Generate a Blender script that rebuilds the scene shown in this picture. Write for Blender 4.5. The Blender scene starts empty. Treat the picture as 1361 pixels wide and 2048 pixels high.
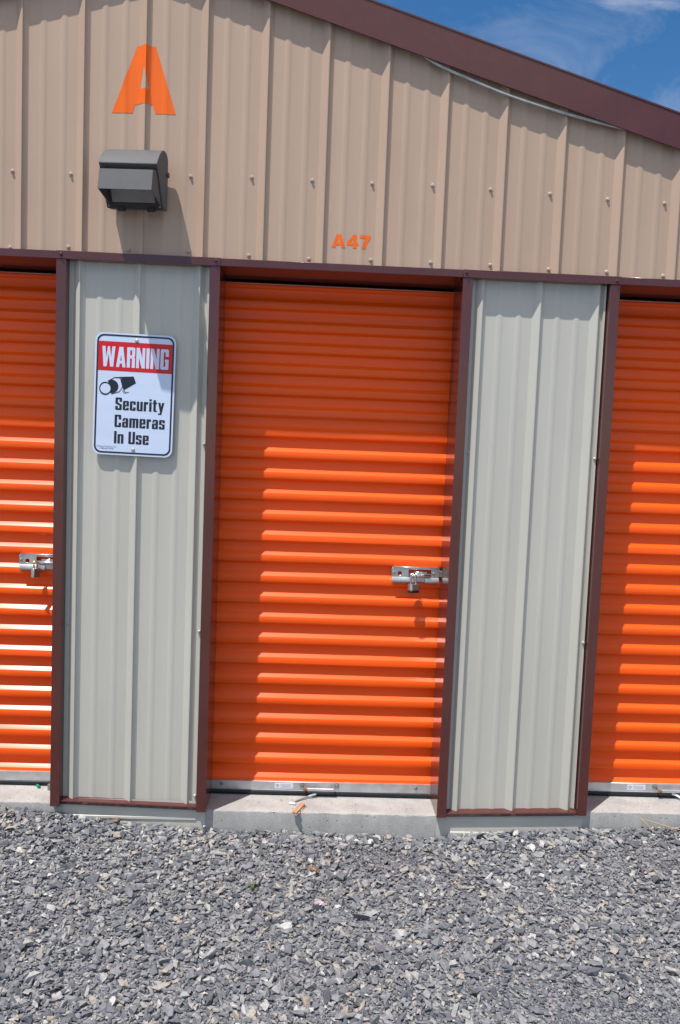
import bpy, bmesh, math, random
import numpy as np
from mathutils import Vector, Matrix, noise as mnoise

random.seed(7)
rng = np.random.default_rng(11)
scene = bpy.context.scene
COL = scene.collection
R = math.radians

# ------------------------------------------------------------------ camera
cam_d = bpy.data.cameras.new('camera')
cam = bpy.data.objects.new('camera', cam_d)
COL.objects.link(cam)
_r = Vector((0.99877815, -0.0304251, 0.03894259))
_u = Vector((-0.03650399, 0.07696477, 0.99636534))
_f = Vector((0.03331172, 0.99656948, -0.07576009))
cam.matrix_world = Matrix(((_r.x, _u.x, -_f.x, 1.14197), (_r.y, _u.y, -_f.y, -3.12967),
                           (_r.z, _u.z, -_f.z, 1.54601), (0, 0, 0, 1)))
cam_d.sensor_fit = 'VERTICAL'
cam_d.sensor_height = 24.0
cam_d.sensor_width = 24.0
cam_d.lens = 1600.117 / 2048 * 24.0
cam_d.clip_end = 2000
cam_d.clip_start = 0.02
scene.camera = cam

# ------------------------------------------------------------------ light
TO_SUN = Vector((-0.90, -1.0, 3.12)).normalized()
SUN_EL = math.asin(TO_SUN.z)
SUN_ROT = math.atan2(TO_SUN.x, TO_SUN.y)
sun_d = bpy.data.lights.new('sun', 'SUN')
sun_d.energy = 4.3
sun_d.angle = R(0.53)
sun_d.color = (1.0, 0.955, 0.89)
sun = bpy.data.objects.new('sun', sun_d)
COL.objects.link(sun)
sun.location = TO_SUN * 30
sun.rotation_euler = (-TO_SUN).to_track_quat('-Z', 'Y').to_euler()

world = bpy.data.worlds.new('World')
scene.world = world
world.use_nodes = True
wn, wl = world.node_tree.nodes, world.node_tree.links
wn.clear()
w_out = wn.new('ShaderNodeOutputWorld')
w_bg = wn.new('ShaderNodeBackground')
w_bg.inputs['Strength'].default_value = 0.100
w_sky = wn.new('ShaderNodeTexSky')
w_sky.sky_type = 'NISHITA'
w_sky.sun_disc = False
w_sky.sun_elevation = SUN_EL
w_sky.sun_rotation = SUN_ROT
w_sky.air_density = 1.0
w_sky.dust_density = 0.1
w_sky.ozone_density = 3.0
w_hsv = wn.new('ShaderNodeHueSaturation')
w_hsv.inputs['Saturation'].default_value = 1.28
# thin cirrus wisps over the blue
w_tc = wn.new('ShaderNodeTexCoord')
w_map = wn.new('ShaderNodeMapping')
w_map.inputs['Scale'].default_value = (2.0, 2.6, 6.5)
w_map.inputs['Rotation'].default_value = (0.2, 0.55, 0.62)
w_noi = wn.new('ShaderNodeTexNoise')
w_noi.inputs['Scale'].default_value = 1.9
w_noi.inputs['Detail'].default_value = 9
w_noi.inputs['Roughness'].default_value = 0.58
w_noi.inputs['Distortion'].default_value = 0.7
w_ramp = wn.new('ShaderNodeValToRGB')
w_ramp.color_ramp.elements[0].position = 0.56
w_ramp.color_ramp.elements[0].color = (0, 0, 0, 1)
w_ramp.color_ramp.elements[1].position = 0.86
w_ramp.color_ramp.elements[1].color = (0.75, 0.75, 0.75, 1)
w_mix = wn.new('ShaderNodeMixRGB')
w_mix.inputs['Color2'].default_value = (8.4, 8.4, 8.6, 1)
wl.new(w_tc.outputs['Generated'], w_map.inputs['Vector'])
wl.new(w_map.outputs['Vector'], w_noi.inputs['Vector'])
# unseen cloud added high behind the viewer to lift and whiten the shade
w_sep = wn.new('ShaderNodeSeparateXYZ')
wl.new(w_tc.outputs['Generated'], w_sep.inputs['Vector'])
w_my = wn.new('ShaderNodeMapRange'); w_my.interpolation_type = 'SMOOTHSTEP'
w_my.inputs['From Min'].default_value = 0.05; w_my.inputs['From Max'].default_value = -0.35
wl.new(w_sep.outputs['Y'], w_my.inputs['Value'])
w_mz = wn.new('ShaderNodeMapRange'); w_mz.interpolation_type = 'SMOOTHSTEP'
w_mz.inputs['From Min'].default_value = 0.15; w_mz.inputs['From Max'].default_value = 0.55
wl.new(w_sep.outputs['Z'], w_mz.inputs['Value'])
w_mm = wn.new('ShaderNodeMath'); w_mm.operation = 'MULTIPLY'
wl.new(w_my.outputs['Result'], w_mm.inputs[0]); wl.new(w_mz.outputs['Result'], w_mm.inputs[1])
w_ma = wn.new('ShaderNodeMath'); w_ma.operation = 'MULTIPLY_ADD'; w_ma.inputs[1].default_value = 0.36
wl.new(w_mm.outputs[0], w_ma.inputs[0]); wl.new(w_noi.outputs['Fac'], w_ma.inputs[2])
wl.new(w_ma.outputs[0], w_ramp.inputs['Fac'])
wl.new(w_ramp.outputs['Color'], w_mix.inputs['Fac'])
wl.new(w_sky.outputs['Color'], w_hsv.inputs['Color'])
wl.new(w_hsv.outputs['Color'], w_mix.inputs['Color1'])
w_map2 = wn.new('ShaderNodeMapping')
w_map2.inputs['Rotation'].default_value = (0.5, -0.35, 0.9)
w_map2.inputs['Scale'].default_value = (2.2, 5.5, 4.0)
w_noi2 = wn.new('ShaderNodeTexNoise')
w_noi2.inputs['Scale'].default_value = 1.6
w_noi2.inputs['Detail'].default_value = 10
w_noi2.inputs['Roughness'].default_value = 0.62
w_noi2.inputs['Distortion'].default_value = 1.1
w_ramp2 = wn.new('ShaderNodeValToRGB')
w_ramp2.color_ramp.elements[0].position = 0.50
w_ramp2.color_ramp.elements[0].color = (0, 0, 0, 1)
w_ramp2.color_ramp.elements[1].position = 0.74
w_ramp2.color_ramp.elements[1].color = (0.20, 0.20, 0.20, 1)
w_mix2 = wn.new('ShaderNodeMixRGB')
w_mix2.inputs['Color2'].default_value = (8.4, 8.4, 8.6, 1)
wl.new(w_tc.outputs['Generated'], w_map2.inputs['Vector'])
wl.new(w_map2.outputs['Vector'], w_noi2.inputs['Vector'])
wl.new(w_noi2.outputs['Fac'], w_ramp2.inputs['Fac'])
wl.new(w_ramp2.outputs['Color'], w_mix2.inputs['Fac'])
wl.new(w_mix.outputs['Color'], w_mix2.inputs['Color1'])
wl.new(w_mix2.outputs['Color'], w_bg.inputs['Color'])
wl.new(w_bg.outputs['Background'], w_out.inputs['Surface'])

scene.view_settings.view_transform = 'Standard'
scene.view_settings.look = 'None'
scene.view_settings.exposure = 0.30
scene.view_settings.gamma = 1.0
scene.render.film_transparent = False

# ------------------------------------------------------------------ materials
MATS = {}


def pmat(name, col, rough=0.4, metal=0.0, var=0.04, nscale=6.0, bump=0.0, bscale=60.0, spec=0.5,
         dirt=None, dirt_amt=0.0, dirt_scale=9.0, coat=0.0, rvar=0.06, stretch=(1, 1, 1)):
    m = bpy.data.materials.new(name)
    m.use_nodes = True
    nt = m.node_tree
    N, L = nt.nodes, nt.links
    b = N['Principled BSDF']
    b.inputs['Roughness'].default_value = rough
    b.inputs['Metallic'].default_value = metal
    b.inputs['Specular IOR Level'].default_value = spec
    if coat:
        b.inputs['Coat Weight'].default_value = coat
        b.inputs['Coat Roughness'].default_value = 0.23
    tc = N.new('ShaderNodeTexCoord')
    mp = N.new('ShaderNodeMapping')
    mp.inputs['Scale'].default_value = stretch
    L.new(tc.outputs['Object'], mp.inputs['Vector'])
    n1 = N.new('ShaderNodeTexNoise')
    n1.inputs['Scale'].default_value = nscale
    n1.inputs['Detail'].default_value = 6
    L.new(mp.outputs['Vector'], n1.inputs['Vector'])
    rp = N.new('ShaderNodeValToRGB')
    lo = [max(0, c * (1 - var * 2)) for c in col]
    hi = [min(1, c * (1 + var * 2)) for c in col]
    rp.color_ramp.elements[0].color = (*lo, 1)
    rp.color_ramp.elements[1].color = (*hi, 1)
    rp.color_ramp.elements[0].position = 0.25
    rp.color_ramp.elements[1].position = 0.75
    L.new(n1.outputs['Fac'], rp.inputs['Fac'])
    out = rp.outputs['Color']
    if dirt is not None:
        n3 = N.new('ShaderNodeTexNoise')
        n3.inputs['Scale'].default_value = dirt_scale
        n3.inputs['Detail'].default_value = 10
        n3.inputs['Roughness'].default_value = 0.7
        L.new(mp.outputs['Vector'], n3.inputs['Vector'])
        r3 = N.new('ShaderNodeValToRGB')
        r3.color_ramp.elements[0].position = 0.52
        r3.color_ramp.elements[1].position = 0.78
        r3.color_ramp.elements[0].color = (0, 0, 0, 1)
        r3.color_ramp.elements[1].color = (dirt_amt,) * 3 + (1,)
        L.new(n3.outputs['Fac'], r3.inputs['Fac'])
        mx = N.new('ShaderNodeMixRGB')
        mx.inputs['Color2'].default_value = (*dirt, 1)
        L.new(r3.outputs['Color'], mx.inputs['Fac'])
        L.new(out, mx.inputs['Color1'])
        out = mx.outputs['Color']
    L.new(out, b.inputs['Base Color'])
    if rvar:
        mr = N.new('ShaderNodeMapRange')
        mr.inputs['To Min'].default_value = max(0.02, rough - rvar)
        mr.inputs['To Max'].default_value = rough + rvar
        L.new(n1.outputs['Fac'], mr.inputs['Value'])
        L.new(mr.outputs['Result'], b.inputs['Roughness'])
    if bump:
        n2 = N.new('ShaderNodeTexNoise')
        n2.inputs['Scale'].default_value = bscale
        n2.inputs['Detail'].default_value = 5
        L.new(mp.outputs['Vector'], n2.inputs['Vector'])
        bp = N.new('ShaderNodeBump')
        bp.inputs['Strength'].default_value = 1.0
        bp.inputs['Distance'].default_value = bump
        L.new(n2.outputs['Fac'], bp.inputs['Height'])
        L.new(bp.outputs['Normal'], b.inputs['Normal'])
    MATS[name] = m
    return m


TAN = pmat('tan_painted_steel', (0.455, 0.322, 0.238), 0.42, var=0.025, nscale=3.0, bump=0.0013, bscale=5,
           dirt=(0.30, 0.22, 0.17), dirt_amt=0.26, dirt_scale=4, stretch=(1, 1, 0.35))
GREY = pmat('stone_grey_painted_steel', (0.50, 0.483, 0.432), 0.40, var=0.02, nscale=3.0, bump=0.0012, bscale=5,
            dirt=(0.33, 0.31, 0.27), dirt_amt=0.22, dirt_scale=5, stretch=(1, 1, 0.3))
BROWN = pmat('brown_painted_trim', (0.094, 0.028, 0.0245), 0.17, var=0.05, nscale=5, bump=0.0004, bscale=9,
             dirt=(0.2, 0.13, 0.11), dirt_amt=0.10, dirt_scale=14, spec=0.6)
ORANGE = pmat('orange_painted_curtain', (0.96, 0.101, 0.003), 0.44, coat=0.36, var=0.03, nscale=2.2, bump=0.0006, bscale=4.0,
              dirt=(0.62, 0.13, 0.04), dirt_amt=0.16, dirt_scale=8, spec=0.18, stretch=(0.5, 1, 1))
VINYL = pmat('orange_vinyl', (0.88, 0.140, 0.004), 0.35, var=0.01, spec=0.4)
CONC_T = None
ALU = pmat('galvanised_steel', (0.56, 0.57, 0.58), 0.38, metal=0.75, var=0.08, nscale=22, bump=0.0002, bscale=120,
           dirt=(0.25, 0.23, 0.2), dirt_amt=0.25, dirt_scale=16)
ZINC = pmat('bright_zinc_plate', (0.62, 0.62, 0.60), 0.30, metal=0.9, var=0.10, nscale=30,
            dirt=(0.30, 0.27, 0.22), dirt_amt=0.35, dirt_scale=24)
CHROME = pmat('polished_steel', (0.72, 0.72, 0.73), 0.18, metal=1.0, var=0.04, nscale=30)
BRASS = pmat('brass', (0.62, 0.42, 0.16), 0.28, metal=1.0, var=0.05)
RUST = pmat('rusty_steel', (0.32, 0.11, 0.03), 0.8, var=0.2, nscale=60)
RUBBER = pmat('black_rubber', (0.016, 0.017, 0.021), 0.42, var=0.15, nscale=14, bump=0.0006, bscale=30,
              dirt=(0.06, 0.06, 0.065), dirt_amt=0.25, dirt_scale=30, spec=0.3)
BRONZE = pmat('grey_bronze_cast_metal', (0.092, 0.093, 0.098), 0.60, var=0.06, nscale=20, bump=0.0003, bscale=260,
              dirt=(0.13, 0.127, 0.125), dirt_amt=0.2, dirt_scale=26, spec=0.35)
DARKM = pmat('dark_grey_paint', (0.020, 0.020, 0.022), 0.5, var=0.08)
BLACK = pmat('black_enamel', (0.012, 0.012, 0.014), 0.4, var=0.05)
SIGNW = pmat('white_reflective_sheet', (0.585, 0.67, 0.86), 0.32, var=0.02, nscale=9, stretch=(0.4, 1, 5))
SIGNR = pmat('red_sign_ink', (0.58, 0.007, 0.012), 0.32, var=0.02)
SIGNK = pmat('navy_black_sign_ink', (0.011, 0.013, 0.028), 0.35, var=0.02)
SCREWT = pmat('tan_screw_head', (0.46, 0.36, 0.30), 0.35, var=0.05)
SCREWG = pmat('grey_screw_head', (0.48, 0.48, 0.46), 0.35, metal=0.3, var=0.05)
STEELD = pmat('dull_bolt_steel', (0.30, 0.30, 0.30), 0.45, metal=0.7, var=0.15, nscale=40)
SEAL = pmat('grey_foam_seal', (0.40, 0.40, 0.39), 0.55, var=0.12, nscale=30)
STICK = pmat('white_sticker', (0.72, 0.72, 0.76), 0.4, var=0.02)
STICKK = pmat('faded_sticker_ink', (0.34, 0.33, 0.42), 0.5, var=0.2, nscale=200)
STICKR = pmat('dark_red_sticker_ink', (0.18, 0.03, 0.05), 0.5, var=0.05)
ROOFM = pmat('brown_roof_steel', (0.12, 0.05, 0.045), 0.4, var=0.05)
WOOD = pmat('orange_brown_wood', (0.42, 0.25, 0.16), 0.75, var=0.12, nscale=30, bump=0.001, bscale=120, stretch=(1, 5, 1))
WOODE = pmat('splintered_wood_edge', (0.42, 0.33, 0.22), 0.85, var=0.35, nscale=90, bump=0.003, bscale=150)
STRAW = pmat('dry_straw', (0.42, 0.31, 0.17), 0.7, var=0.12, nscale=30)
GREENP = pmat('green_plastic', (0.012, 0.20, 0.11), 0.35, var=0.08)
LEAFG = pmat('weed_leaf', (0.09, 0.13, 0.035), 0.6, var=0.2, nscale=60)
LEAFB = pmat('dry_brown_leaf', (0.25, 0.11, 0.05), 0.7, var=0.25, nscale=60)
PINK = pmat('pink_litter', (0.62, 0.33, 0.47), 0.5, var=0.1)
PALEB = pmat('pale_blue_litter', (0.60, 0.66, 0.80), 0.5, var=0.1)
CORDM = pmat('grey_cord', (0.24, 0.23, 0.21), 0.7, var=0.2, nscale=80)
GLASSG = pmat('grey_lens_glass', (0.22, 0.22, 0.21), 0.12, var=0.08, nscale=20, spec=0.6)
DARKIN = pmat('dark_interior', (0.03, 0.03, 0.03), 0.9, var=0.05)


def concrete():
    m = bpy.data.materials.new('cast_concrete')
    m.use_nodes = True
    N, L = m.node_tree.nodes, m.node_tree.links
    b = N['Principled BSDF']
    b.inputs['Roughness'].default_value = 0.9
    tc = N.new('ShaderNodeTexCoord')
    n1 = N.new('ShaderNodeTexNoise'); n1.inputs['Scale'].default_value = 9; n1.inputs['Detail'].default_value = 9
    n2 = N.new('ShaderNodeTexNoise'); n2.inputs['Scale'].default_value = 150; n2.inputs['Detail'].default_value = 4
    vo = N.new('ShaderNodeTexVoronoi'); vo.inputs['Scale'].default_value = 42; vo.inputs['Randomness'].default_value = 1
    vo2 = N.new('ShaderNodeTexVoronoi'); vo2.inputs['Scale'].default_value = 95
    for n in (n1, n2, vo, vo2):
        L.new(tc.outputs['Object'], n.inputs['Vector'])
    rp = N.new('ShaderNodeValToRGB')
    rp.color_ramp.elements[0].position = 0.3; rp.color_ramp.elements[0].color = (0.340, 0.339, 0.336, 1)
    rp.color_ramp.elements[1].position = 0.72; rp.color_ramp.elements[1].color = (0.430, 0.424, 0.416, 1)
    L.new(n1.outputs['Fac'], rp.inputs['Fac'])
    rs = N.new('ShaderNodeValToRGB')
    rs.color_ramp.elements[0].position = 0.3; rs.color_ramp.elements[0].color = (0.84, 0.84, 0.84, 1)
    rs.color_ramp.elements[1].position = 0.7; rs.color_ramp.elements[1].color = (1.1, 1.08, 1.05, 1)
    L.new(n2.outputs['Fac'], rs.inputs['Fac'])
    mul = N.new('ShaderNodeMixRGB'); mul.blend_type = 'MULTIPLY'; mul.inputs['Fac'].default_value = 1
    L.new(rp.outputs['Color'], mul.inputs['Color1']); L.new(rs.outputs['Color'], mul.inputs['Color2'])
    n4 = N.new('ShaderNodeTexNoise'); n4.inputs['Scale'].default_value = 3.2; n4.inputs['Detail'].default_value = 8; n4.inputs['Roughness'].default_value = 0.65
    st = N.new('ShaderNodeMapping'); st.inputs['Scale'].default_value = (5.0, 5.0, 0.9)
    L.new(tc.outputs['Object'], st.inputs['Vector']); L.new(st.outputs['Vector'], n4.inputs['Vector'])
    r4 = N.new('ShaderNodeValToRGB')
    r4.color_ramp.elements[0].position = 0.34; r4.color_ramp.elements[0].color = (0.88, 0.88, 0.88, 1)
    r4.color_ramp.elements[1].position = 0.60; r4.color_ramp.elements[1].color = (1.06, 1.06, 1.06, 1)
    L.new(n4.outputs['Fac'], r4.inputs['Fac'])
    mul2 = N.new('ShaderNodeMixRGB'); mul2.blend_type = 'MULTIPLY'; mul2.inputs['Fac'].default_value = 1
    L.new(mul.outputs['Color'], mul2.inputs['Color1']); L.new(r4.outputs['Color'], mul2.inputs['Color2'])
    L.new(mul2.outputs['Color'], b.inputs['Base Color'])
    # bug holes: sparse small pits, only in some cells
    pit = N.new('ShaderNodeValToRGB')
    pit.color_ramp.elements[0].position = 0.10; pit.color_ramp.elements[0].color = (0, 0, 0, 1)
    pit.color_ramp.elements[1].position = 0.17; pit.color_ramp.elements[1].color = (1, 1, 1, 1)
    L.new(vo.outputs['Distance'], pit.inputs['Fac'])
    sel = N.new('ShaderNodeMath'); sel.operation = 'GREATER_THAN'; sel.inputs[1].default_value = 0.42
    sx = N.new('ShaderNodeSeparateColor')
    L.new(vo.outputs['Color'], sx.inputs['Color']); L.new(sx.outputs[0], sel.inputs[0])
    mxx = N.new('ShaderNodeMath'); mxx.operation = 'MAXIMUM'
    L.new(pit.outputs['Color'], mxx.inputs[0]); L.new(sel.outputs[0], mxx.inputs[1])
    bp = N.new('ShaderNodeBump'); bp.inputs['Strength'].default_value = 1.0; bp.inputs['Distance'].default_value = 0.005
    L.new(mxx.outputs[0], bp.inputs['Height'])
    bp2 = N.new('ShaderNodeBump'); bp2.inputs['Strength'].default_value = 1.0; bp2.inputs['Distance'].default_value = 0.0008
    L.new(n2.outputs['Fac'], bp2.inputs['Height']); L.new(bp.outputs['Normal'], bp2.inputs['Normal'])
    L.new(bp2.outputs['Normal'], b.inputs['Normal'])
    return m


CONC = concrete()


def gravel_mat(name, ground=False):
    m = bpy.data.materials.new(name)
    m.use_nodes = True
    N, L = m.node_tree.nodes, m.node_tree.links
    b = N['Principled BSDF']
    b.inputs['Roughness'].default_value = 0.78
    b.inputs['Specular IOR Level'].default_value = 0.3
    tc = N.new('ShaderNodeTexCoord')
    rp = N.new('ShaderNodeValToRGB')
    rp.color_ramp.interpolation = 'LINEAR'
    els = [(0.0, (0.092, 0.098, 0.117)), (0.16, (0.132, 0.139, 0.160)), (0.46, (0.184, 0.190, 0.212)),
           (0.68, (0.247, 0.250, 0.263)), (0.83, (0.322, 0.318, 0.316)), (0.895, (0.37, 0.315, 0.255)),
           (0.925, (0.325, 0.325, 0.328)), (0.97, (0.41, 0.405, 0.40)), (1.0, (0.49, 0.485, 0.475))]
    cr = rp.color_ramp
    cr.elements[0].position, cr.elements[0].color = els[0][0], (*els[0][1], 1)
    cr.elements[1].position, cr.elements[1].color = els[-1][0], (*els[-1][1], 1)
    for p, c in els[1:-1]:
        e = cr.elements.new(p); e.color = (*c, 1)
    if ground:
        vo = N.new('ShaderNodeTexVoronoi'); vo.inputs['Scale'].default_value = 130
        L.new(tc.outputs['Object'], vo.inputs['Vector'])
        s = N.new('ShaderNodeSeparateColor')
        L.new(vo.outputs['Color'], s.inputs['Color'])
        mp = N.new('ShaderNodeMath'); mp.operation = 'MULTIPLY'; mp.inputs[1].default_value = 0.88
        L.new(s.outputs[0], mp.inputs[0])
        L.new(mp.outputs[0], rp.inputs['Fac'])
        bp = N.new('ShaderNodeBump'); bp.inputs['Distance'].default_value = 0.006; bp.inputs['Strength'].default_value = 1
        bp.invert = True
        L.new(vo.outputs['Distance'], bp.inputs['Height'])
        L.new(bp.outputs['Normal'], b.inputs['Normal'])
        L.new(rp.outputs['Color'], b.inputs['Base Color'])
    else:
        g = N.new('ShaderNodeAttribute'); g.attribute_name = 'tone'
        L.new(g.outputs['Fac'], rp.inputs['Fac'])
        n = N.new('ShaderNodeTexNoise'); n.inputs['Scale'].default_value = 110; n.inputs['Detail'].default_value = 5
        L.new(tc.outputs['Object'], n.inputs['Vector'])
        r2 = N.new('ShaderNodeValToRGB')
        r2.color_ramp.elements[0].position = 0.3; r2.color_ramp.elements[0].color = (0.78, 0.78, 0.78, 1)
        r2.color_ramp.elements[1].position = 0.7; r2.color_ramp.elements[1].color = (1.18, 1.17, 1.15, 1)
        L.new(n.outputs['Fac'], r2.inputs['Fac'])
        mul = N.new('ShaderNodeMixRGB'); mul.blend_type = 'MULTIPLY'; mul.inputs['Fac'].default_value = 1
        L.new(rp.outputs['Color'], mul.inputs['Color1']); L.new(r2.outputs['Color'], mul.inputs['Color2'])
        L.new(mul.outputs['Color'], b.inputs['Base Color'])
        bp = N.new('ShaderNodeBump'); bp.inputs['Distance'].default_value = 0.0012; bp.inputs['Strength'].default_value = 1
        L.new(n.outputs['Fac'], bp.inputs['Height']); L.new(bp.outputs['Normal'], b.inputs['Normal'])
    return m


GRAVEL = gravel_mat('slate_gravel')
GROUNDM = gravel_mat('fine_slate_grit', True)


# ------------------------------------------------------------------ mesh helpers
class MB:
    def __init__(self):
        self.v, self.f = [], []

    def add(self, verts, faces):
        o = len(self.v)
        self.v += [tuple(p) for p in verts]
        self.f += [tuple(i + o for i in f) for f in faces]
        return self

    def box(self, x0, x1, y0, y1, z0, z1):
        v = [(x0, y0, z0), (x1, y0, z0), (x1, y1, z0), (x0, y1, z0), (x0, y0, z1), (x1, y0, z1), (x1, y1, z1), (x0, y1, z1)]
        return self.add(v, [(0, 3, 2, 1), (4, 5, 6, 7), (0, 1, 5, 4), (1, 2, 6, 5), (2, 3, 7, 6), (3, 0, 4, 7)])

    def prism(self, poly, a, b, axis='z', off_a=None):
        """closed polygon extruded from a to b along an axis. poly is (x,y) for z, (y,z) for x."""
        n = len(poly)

        def mk(p, t):
            return {'z': (p[0], p[1], t), 'x': (t, p[0], p[1]), 'y': (p[0], t, p[1])}[axis]
        v = [mk(p, a) for p in poly] + [mk(p, b) for p in poly]
        f = [tuple(range(n)), tuple(range(2 * n - 1, n - 1, -1))]
        f += [(i, i + n, (i + 1) % n + n, (i + 1) % n) for i in range(n)]
        return self.add(v, f)

    def tube(self, pts, r, n=8, cap=True, sy=1.0):
        pts = [Vector(p) for p in pts]
        rings = []
        up = Vector((0, 0, 1))
        for i, p in enumerate(pts):
            t = (pts[min(i + 1, len(pts) - 1)] - pts[max(i - 1, 0)]).normalized()
            a = t.cross(up)
            if a.length < 1e-3:
                a = t.cross(Vector((0, 1, 0)))
            a.normalize()
            c = a.cross(t)
            rr = r[i] if isinstance(r, (list, tuple)) else r
            rings.append([p + a * (math.cos(k * 2 * math.pi / n) * rr) + c * (math.sin(k * 2 * math.pi / n) * rr * sy) for k in range(n)])
        v = [q for ring in rings for q in ring]
        f = []
        for i in range(len(pts) - 1):
            for k in range(n):
                f.append((i * n + k, i * n + (k + 1) % n, (i + 1) * n + (k + 1) % n, (i + 1) * n + k))
        if cap:
            f.append(tuple(range(n - 1, -1, -1)))
            f.append(tuple(range((len(pts) - 1) * n, len(pts) * n)))
        return self.add(v, f)

    def lathe_y(self, cx, y0, cz, prof, n=12):
        """rings (radius, dy) about an axis along y; dy negative = outwards"""
        v, f = [], []
        for (r, dy) in prof:
            for k in range(n):
                a = 2 * math.pi * k / n
                v.append((cx + r * math.cos(a), y0 + dy, cz + r * math.sin(a)))
        for i in range(len(prof) - 1):
            for k in range(n):
                f.append((i * n + k, i * n + (k + 1) % n, (i + 1) * n + (k + 1) % n, (i + 1) * n + k))
        f.append(tuple(range((len(prof) - 1) * n, len(prof) * n)))
        return self.add(v, f)

    def build(self, name, m, parent=None, smooth=False, bevel=0.0, seg=2, angle=40, fix=True):
        me = bpy.data.meshes.new(name)
        me.from_pydata(self.v, [], self.f)
        if fix:
            bm = bmesh.new(); bm.from_mesh(me)
            bmesh.ops.recalc_face_normals(bm, faces=bm.faces)
            bm.to_mesh(me); bm.free()
        me.materials.append(m)
        o = bpy.data.objects.new(name, me)
        COL.objects.link(o)
        if bevel:
            md = o.modifiers.new('bevel', 'BEVEL'); md.width = bevel; md.segments = seg
            md.limit_method = 'ANGLE'; md.angle_limit = R(35); md.harden_normals = False
        if smooth or bevel:
            for p in me.polygons:
                p.use_smooth = True
            try:
                me.set_sharp_from_angle(angle=R(angle))
            except Exception:
                pass
        if parent is not None:
            o.parent = parent
            o.matrix_parent_inverse = parent.matrix_world.inverted()
        return o


def empty(name, loc, label, cat, group=None):
    o = bpy.data.objects.new(name, None)
    o.location = loc
    o.empty_display_size = 0.1
    COL.objects.link(o)
    o['label'] = label; o['category'] = cat
    if group:
        o['group'] = group
    bpy.context.view_layer.update()
    return o


def tag(o, label, cat, group=None):
    o['label'] = label; o['category'] = cat
    if group:
        o['group'] = group
    return o


# ------------------------------------------------------------------ dimensions
PITCH = 0.2286
APEX_X, APEX_Z, SLOPE = 0.46, 3.3355, 0.29       # lower edge of the rake fascia
GX0, GX1 = -3.06, 3.98                           # gable ends
FLAT_Y = 0.022                                   # flats of the tan wall


def rake(x):
    return APEX_Z - SLOPE * abs(x - APEX_X)


def rib_profile(x0, x1, first, depth=0.0185, flat=FLAT_Y):
    """(x, y) outline of the ribbed sheet: tall ribs 9 in apart with two shallow ribs between"""
    pts = [(x0, flat)]
    k0 = math.floor((x0 - first) / PITCH) - 1
    k1 = math.ceil((x1 - first) / PITCH) + 1
    for k in range(k0, k1 + 1):
        c = first + k * PITCH
        maj = [(-0.0245, 0), (-0.0225, 0.0012), (-0.0015, depth - 0.0012), (0.0008, depth), (0.0046, depth), (0.0056, depth - 0.0040), (0.0078, depth - 0.0036), (0.0092, depth - 0.0058), (0.0205, 0.0012), (0.0225, 0)]
        for dx, d in maj:
            pts.append((c + dx, flat - d))
        for s in (1 / 3, 2 / 3):
            cc = c + PITCH * s
            for dx, d in [(-0.0165, 0), (-0.0125, 0.0005), (-0.0065, 0.0023), (-0.004, 0.0026), (0.004, 0.0026), (0.0065, 0.0023), (0.0125, 0.0005), (0.0165, 0)]:
                pts.append((cc + dx, flat - d))
    pts = [p for p in pts if x0 <= p[0] <= x1]
    if pts[0][0] > x0 + 1e-6:
        pts.insert(0, (x0, flat))
    if pts[-1][0] < x1 - 1e-6:
        pts.append((x1, flat))
    out = [pts[0]]
    for p in pts[1:]:
        if p[0] > out[-1][0] + 1e-6:
            out.append(p)
    return out


def prof_y(prof, x):
    for (a, ya), (b, yb) in zip(prof, prof[1:]):
        if a <= x <= b:
            return ya + (yb - ya) * (x - a) / (b - a)
    return prof[0][1] if x < prof[0][0] else prof[-1][1]


# ------------------------------------------------------------------ ground
WALL_Z = [(-300, 0.06), (-0.6, 0.085), (-0.075, 0.078), (0.15, 0.054), (0.42, 0.024), (0.73, 0.000), (1.2, -0.004), (1.69, -0.012),
          (1.96, 0.020), (2.29, 0.036), (2.7, 0.056), (3.4, 0.05), (300, 0.03)]


def wall_z(x):
    return np.interp(x, [p[0] for p in WALL_Z], [p[1] for p in WALL_Z])


def ground_z(x, y):
    x = np.asarray(x, float); y = np.asarray(y, float)
    d = np.clip(0.03 - y, 0, None)
    base = wall_z(x) * np.exp(-(d / 0.28) ** 1.3)
    und = 0.010 * np.sin(x * 2.3 + 0.6) * np.sin(y * 3.1 + 1.0) + 0.005 * np.sin(x * 6.1 + y * 4.7)
    return base + und * np.clip(d / 0.3, 0, 1) * np.clip(6 - np.abs(y), 0, 1)


def make_ground():
    xs = np.concatenate([[-600, -120, -40, -15, -6], np.linspace(-3, 6, 91), [9, 18, 45, 130, 600]])
    ys = np.concatenate([[-600, -130, -45, -18, -9, -6], np.linspace(-4.5, 0.15, 63), [4, 12, 25, 60, 150, 600]])
    X, Y = np.meshgrid(xs, ys)
    Z = ground_z(X, Y) - 0.014
    Z = np.where(Y > 0.08, -0.06, Z)
    v = np.stack([X.ravel(), Y.ravel(), Z.ravel()], 1)
    nx = len(xs)
    f = [(j * nx + i, j * nx + i + 1, (j + 1) * nx + i + 1, (j + 1) * nx + i) for j in range(len(ys) - 1) for i in range(nx - 1)]
    o = MB().add(v, f).build('ground', GROUNDM, smooth=True)
    o['kind'] = 'structure'
    o['label'] = 'grey slate gravel yard in front of the storage doors'


make_ground()

# ------------------------------------------------------------------ the building
bld = empty('storage_building', (APEX_X, 4.0, 0.0),
            'tan ribbed metal self storage building with brown trim and orange roll-up doors', 'building')

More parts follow.
